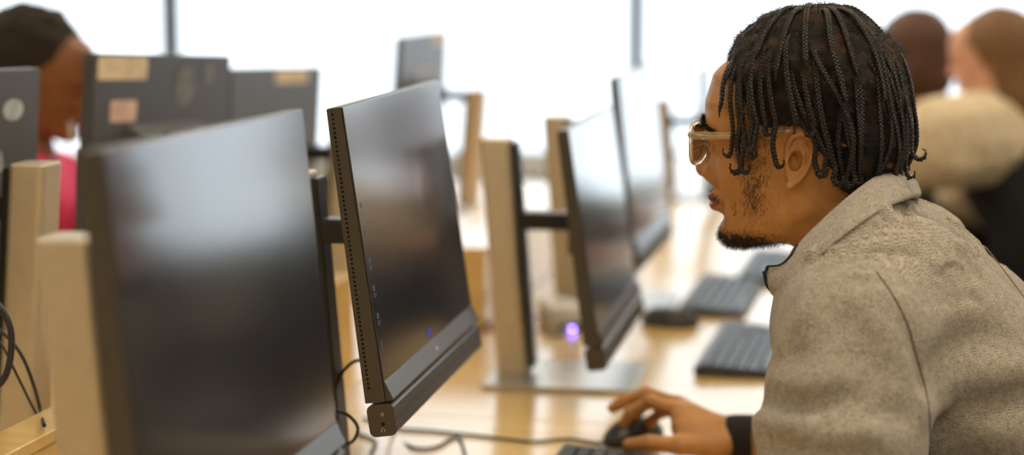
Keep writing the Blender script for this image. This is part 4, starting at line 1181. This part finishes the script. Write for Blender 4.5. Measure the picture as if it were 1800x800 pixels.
# small hub with a blue light, and a white adapter
M['led'] = emit('blue_indicator_light', (0.16, 0.10, 1.0, 1), 16.0)
q = PZ(1006, 578, DESK); t = empty('usb_hub', (q[0], q[1], DESK), RPHI)
bm = bmesh.new(); box(bm, -.030, .035, -.02, .02, .0005, .012); obj('hub_case', bm, M['black'], t, bevel=.003)
bm = bmesh.new(); bmesh.ops.create_uvsphere(bm, u_segments=12, v_segments=8, radius=.0042, matrix=Matrix.Translation((-.032, -.006, .0050))); obj('indicator_light', bm, M['led'], t)
props(t, 'small black hub with a glowing blue light behind the low screen', 'hub')
M['white'] = plain('white_plastic', (0.72, 0.71, 0.68, 1), 0.4)
q = PZ(985, 568, DESK); t = empty('power_adapter', (q[0], q[1], DESK), RPHI + .4)
bm = bmesh.new(); box(bm, -.06, .06, -.035, .035, .0005, .042); obj('adapter_case', bm, M['white'], t, bevel=.009, seg=3)
V, F = tube(np.array(catmull([(-.058, 0, .02), (-.085, 0, .012), (-.11, .02, .004), (-.12, .05, .004)], 6)), .0022, 6); obj('lead', (V, F), M['white'], t, smooth=True)
props(t, 'white power adapter beside the third silver post', 'adapter')

# ---------------------------------------------------------------- chairs
def chair(x, y, yaw, label, backrest=True):
    t = empty('office_chair', (x, y, 0), yaw)                 # faces local +x
    bm = bmesh.new(); prism(bm, rrect(-.23, .24, -.24, .24, .07), .42, .49, 'z'); obj('seat', bm, M['chairf'], t, bevel=.02, seg=3)
    if backrest:
        V, F = [], []
        n, m = 9, 9; G1 = []
        for side in (0, 1):
            for j in range(m):
                for i in range(n):
                    a = (i / (n - 1) - .5); b = j / (m - 1); w = .44 * (1 - .18 * abs(2 * b - 1) ** 3)
                    V.append((-.25 - .03 * b + .10 * (2 * a) ** 2 * .5 - (.0 if side else .04) + .03 * math.sin(b * PI), a * w, .60 + b * .40))
        for side in (0, 1):
            o = side * n * m
            for j in range(m - 1):
                for i in range(n - 1):
                    f = (o + j * n + i, o + j * n + i + 1, o + (j + 1) * n + i + 1, o + (j + 1) * n + i); F.append(f if side else f[::-1])
        bd = [i for i in range(n)] + [j * n + n - 1 for j in range(1, m)] + [(m - 1) * n + i for i in range(n - 2, -1, -1)] + [j * n for j in range(m - 2, 0, -1)]
        for i in range(len(bd)): a, b = bd[i], bd[(i + 1) % len(bd)]; F.append((a, b, b + n * m, a + n * m))
        obj('backrest', (V, F), M['chairf'], t, smooth=True)
        V, F = tube(np.array(catmull([(-.05, 0, .41), (-.22, 0, .42), (-.29, 0, .52), (-.29, 0, .72)], 6)), .018, 8); obj('back_support', (V, F), M['black'], t, smooth=True)
    bm = bmesh.new()
    for r, a, b in ((.026, .24, .42), (.038, .09, .26)): bmesh.ops.create_cone(bm, cap_ends=True, segments=20, radius1=r, radius2=r, depth=b - a, matrix=Matrix.Translation((0, 0, (a + b) / 2)))
    obj('gas_column', bm, M['steel'], t)
    for k in range(5):
        a = 2 * PI * k / 5 + .3; c, s_ = math.cos(a), math.sin(a)
        V, F = tube(np.array([(.03 * c, .03 * s_, .115), (.16 * c, .16 * s_, .10), (.29 * c, .29 * s_, .072)]), [.024, .02, .015], 8); lg = obj('leg', (V, F), M['black'], t, smooth=True)
        bm = bmesh.new(); bmesh.ops.create_cone(bm, cap_ends=True, segments=18, radius1=.028, radius2=.028, depth=.04, matrix=Matrix.Translation((.29 * c, .29 * s_, .0285)) @ Matrix.Rotation(a, 4, 'Z') @ Matrix.Rotation(PI / 2, 4, 'X')); obj('caster', bm, M['black'], lg, bevel=.004)
    return props(t, label, 'chair')
M['chairf'] = plain('black_chair_fabric', (0.015, 0.015, 0.017, 1), 0.85, nscale=200)

# ---------------------------------------------------------------- blurred people further off
def seated(hp, face, label, skin, hairm, shirt, arm_l=None, arm_r=None, hairf=None, lower=None, back=.12, fuzz=0, puff=.0, chair_label=None, low_z=None, S=1.0, nz=.20, nf=.055):
    """hp: point between the ears; face: heading in radians; arms: [elbow, wrist] in world space"""
    f = np.array((math.cos(face), math.sin(face), 0)); l = np.array((-f[1], f[0], 0)); up = np.array((0, 0, 1.0))
    root = np.array((hp[0], hp[1], 0)) - f * (.14 + back)
    R = np.array(Matrix.Rotation(face, 3, 'Z') @ Matrix.Rotation(math.radians(10), 3, 'Y'))
    t = empty('person', tuple(root)); props(t, label, 'person')
    def W2(v): return hp + np.asarray(v) * S @ R.T
    def L2(v): return ((v - hp) @ R) / S
    nb = hp - f * nf - up * nz
    ch = nb - f * (.02 + back * .35) - up * .13; pv = root + up * .62
    sl, sr = nb + l * .17 - up * .05 - f * .01, nb - l * .17 - up * .05 - f * .01
    kl, kr = root + f * .42 + l * .10 + up * .57, root + f * .42 - l * .10 + up * .57
    al, ar = root + f * .40 + l * .10 + up * .06, root + f * .40 - l * .10 + up * .06
    arm_l = arm_l or [np.append((sl + f * .10 + l * .03)[:2], .84), np.append((sl + f * .32 - l * .04)[:2], .79)]
    arm_r = arm_r or [np.append((sr + f * .10 - l * .03)[:2], .84), np.append((sr + f * .32 + l * .04)[:2], .79)]
    def hands(d, p, g):
        for (e, w), sg in ((arm_l, -1), (arm_r, 1)):
            dv = (w - e) / np.linalg.norm(w - e); sd = np.cross(dv, up); sd /= np.linalg.norm(sd)
            d = smin(d, cap(p, w, w + dv * .075, .024, .030), .02)
            for k, o in enumerate((-.026, -.009, .009, .026)):
                b = w + dv * .085 + sd * o; d = smin(d, chain(p, [b, b + dv * .035 + sd * o * .2, b + dv * .06 + sd * o * .3 - up * .015, b + dv * .07 + sd * o * .3 - up * .03], [.0105, .0098, .009, .008], .003), .007)
            b = w + dv * .02 + sd * sg * .022; d = smin(d, chain(p, [b, b + dv * .03 + sd * sg * .022, b + dv * .055 + sd * sg * .026], [.014, .012, .010], .004), .008)
        return d
    def tor(p, g):
        d = None
        for s in (-1, 1):
            e = chain(p, [ch + s * l * .075, (ch + pv) / 2 + s * l * .07, pv + s * l * .08], [.10 + g, .105 + g, .125 + g], .04); d = e if d is None else smin(d, e, .06)
        d = smin(d, cap(p, sl - l * .02, sr + l * .02, .062 + g, .062 + g), .05)
        return smin(d, cap(p, nb + up * .01, (sl + sr) / 2, .055 + g * .6, .09 + g), .04)
    def am(d, p, g, k=1.0):
        for (e, w), s in ((arm_l, sl), (arm_r, sr)):
            d = smin(d, chain(p, [s, e, e + (w - e) * k], [.055 + g, .046 + g, .030 + g * .7], .02), .03)
        return d
    def bf(p):
        p = p.astype(np.float32); d = tor(p, -.012); d = am(d, p, -.010); d = hands(d, p, 0)
        d = smin(d, cap(p, W2((-.03, 0, -.03)), nb - up * .02, .055, .06), .03)
        for s, k_, a_ in ((1, kl, al), (-1, kr, ar)): d = smin(d, chain(p, [pv + s * l * .09, k_, a_], [.08, .055, .035], .03), .04); d = smin(d, cap(p, a_, a_ + f * .14 - up * .03, .034, .026), .03)
        return smin(d, head_sdf(L2(p).astype(np.float32)) * S, .01)
    pts = [hp, root, arm_l[0], arm_l[1] + f * .1, arm_r[0], arm_r[1] + f * .1, kl, kr, al + f * .2, ar + f * .2, sl, sr, hp + up * .16]
    lo, hi = bounds(pts, .16); lo[2] = .0
    hh = .012
    V, F = surface(bf, (lo[0], lo[1], .0), (hi[0], hi[1], hp[2] - .20), hh)
    V2, F2 = surface(bf, hp - .24 * np.ones(3) + (0, 0, .035), hp + .17 * np.ones(3), .0035)
    V, F = join([(V, F), (V2, F2)]); fast_obj('body', V - root, F, skin, t)
    zl = low_z if low_z else -9
    def sh(p):
        p = p.astype(np.float32); tb = tor(p, .006 + puff * .5); tb = smax(tb, zl - p[:, 2], .01) if low_z else tb; d = am(tb, p, .010 + puff, .9)
        d = d + .004 * rand_noise(p, 25, 4) + (.006 * rand_noise(p, 90, 5) if puff else 0)
        d = smax(d, pv[2] + .02 - p[:, 2], .02)
        return d
    V, F = surface(sh, (lo[0], lo[1], .35), (hi[0], hi[1], hp[2]), .010); o = fast_obj('shirt' if not puff else 'fleece_jacket', V - root, F, shirt, t)
    if low_z:
        V, F = surface(lambda p: smax(tor(p.astype(np.float32), .010), np.maximum(pv[2] - .02 - p[:, 2], p[:, 2] - low_z - .02), .01), (lo[0], lo[1], .35), (hi[0], hi[1], hp[2]), .012); fast_obj('shirt', V - root, F, lower, t)
    def tf(p):
        p = p.astype(np.float32); d = cap(p, pv + l * .08, pv - l * .08, .125, .125)
        for s, k_, a_ in ((1, kl, al), (-1, kr, ar)): d = smin(d, chain(p, [pv + s * l * .09, k_, a_ + up * .04], [.10, .072, .055], .03), .04)
        return smax(d, p[:, 2] - pv[2] - .06, .01)
    V, F = surface(tf, (lo[0], lo[1], .02), (hi[0], hi[1], .75), .014); fast_obj('trousers', V - root, F, M['trousers'], t)
    for a_ in (al, ar):
        V, F = surface(lambda p: smax(cap(p.astype(np.float32), a_ - f * .03 - up * .01, a_ + f * .16 - up * .015, .046, .038), .002 - p[:, 2], .004), a_ - (.25, .25, .08), a_ + (.25, .25, .08), .010); fast_obj('shoe', V - root, F, M['black'], t)
    V, F = surface(lambda p: hairf(p.astype(np.float32)), (-.20, -.16, -.32), (.15, .16, .22), .0045)
    fast_obj('hair', W2(V) - root, F, hairm, t)
    if chair_label: chair(root[0] - f[0] * .02, root[1] - f[1] * .02, face, chair_label)
    return t
def afro(p):
    x, z = p[:, 0], p[:, 2]
    d = ell(p, (-.022, 0, .058), (.112, .104, .108)) + .004 * rand_noise(p, 120, 3) + .002 * rand_noise(p, 300, 4)
    hl = np.interp(x, [-.12, -.08, -.04, -.01, .03, .06, .09], [-.05, -.05, -.02, .03, .045, .07, .085]).astype(np.float32)
    return smax(d, (hl - z) * .8, .012)
def cropped(p):
    x, z = p[:, 0], p[:, 2]
    d = ell(p, (-.012, 0, .046), (.110, .090, .102)) + .002 * rand_noise(p, 120, 3)
    d = smin(d, ell(p, (-.045, 0, -.01), (.070, .075, .075)), .03)
    hl = np.interp(x, [-.12, -.08, -.03, .0, .03, .06, .09], [-.08, -.08, -.07, -.01, .03, .07, .08]).astype(np.float32)
    return smax(d, (hl - z) * .8, .012)
def bigcrop(p):
    x, z = p[:, 0], p[:, 2]
    d = smin(ell(p, (-.016, 0, .046), (.116, .100, .104)), ell(p, (-.045, 0, -.03), (.080, .088, .090)), .03) + .002 * rand_noise(p, 80, 3)
    hl = np.interp(x, [-.12, -.08, -.03, .0, .03, .06, .09], [-.11, -.11, -.10, -.03, .03, .07, .08]).astype(np.float32)
    return smax(d, (hl - z) * .8, .012)
def longhair(p):
    x, z = p[:, 0], p[:, 2]
    d = ell(p, (-.012, 0, .046), (.108, .092, .100)) + .003 * rand_noise(p, 60, 3)
    d = smin(d, chain(p, [(-.05, 0, .0), (-.07, 0, -.10), (-.06, 0, -.20)], [.082, .080, .05], .03), .04)
    hl = np.interp(x, [-.04, .0, .03, .06, .09], [-.4, -.05, .03, .07, .08]).astype(np.float32)
    return smax(d, (hl - z) * .8, .012)
M['hair_dark'] = hair_mat('dark_brown_afro', (0.010, 0.006, 0.004, 1), (0.03, 0.018, 0.011, 1), 150, .8)
M['hair_auburn'] = hair_mat('auburn_hair', (0.060, 0.020, 0.009, 1), (0.10, 0.036, 0.016, 1), 90, .5)
M['hair_brown'] = hair_mat('light_brown_hair', (0.16, 0.075, 0.026, 1), (0.25, 0.13, 0.05, 1), 90, .5)
M['pinkshirt'] = plain('hot_pink_cotton', (0.85, 0.055, 0.20, 1), 0.8, nscale=12)
M['blackcoat'] = plain('black_coat_cloth', (0.012, 0.012, 0.013, 1), 0.85)
M['fleece'] = plain('cream_fleece', (0.74, 0.62, 0.43, 1), 0.95, noise=.1, nscale=70, bump=.006, bscale=90)
M['salmon'] = plain('salmon_cotton', (0.62, 0.20, 0.17, 1), 0.85)

pA = P(62, 152, 3.98)
tA = seated(pA, math.radians(-8), 'person in a hot pink top with a dark rounded afro looking at a screen', M['skin_b'], M['hair_dark'], M['pinkshirt'], hairf=afro, back=.12, nz=.165, nf=.02)
# white ear lead hanging by the cheek
wl = [pA + np.array((.088, -.088, -.065)), pA + np.array((.090, -.090, -.085)), pA + np.array((.088, -.09, -.11))]
V, F = tube(np.array(catmull(wl, 6)), .0035, 8); props(obj('earphone_lead', (V, F), M['white'], None, smooth=True), 'white lead hanging beside the cheek of the person in pink', 'earphones')
pB = P(1606, 112, 5.1)
seated(pB, math.radians(108), 'person with smooth auburn hair and a black coat, seen from behind', M['skin_c'], M['hair_auburn'], M['blackcoat'], hairf=bigcrop, back=.06, S=.95)
pC = P(1752, 108, 4.72)
seated(pC, math.radians(150), 'person with light brown hair in a fluffy cream fleece reaching an arm forward', M['skin_c'], M['hair_brown'], M['fleece'], arm_l=[P(1660, 250, 4.45), P(1565, 306, 4.52)], hairf=longhair, puff=.045, lower=M['blackcoat'], low_z=1.0, back=.12, nf=-.01, nz=.125, S=.9, chair_label='black office chair under the person in cream fleece')
chair(.84, 2.27, math.radians(167), 'black office chair under the man with braids').scale = (1, 1, .92)
chair(tA.location[0] - .03, tA.location[1], math.radians(-8), 'black office chair under the person in pink')
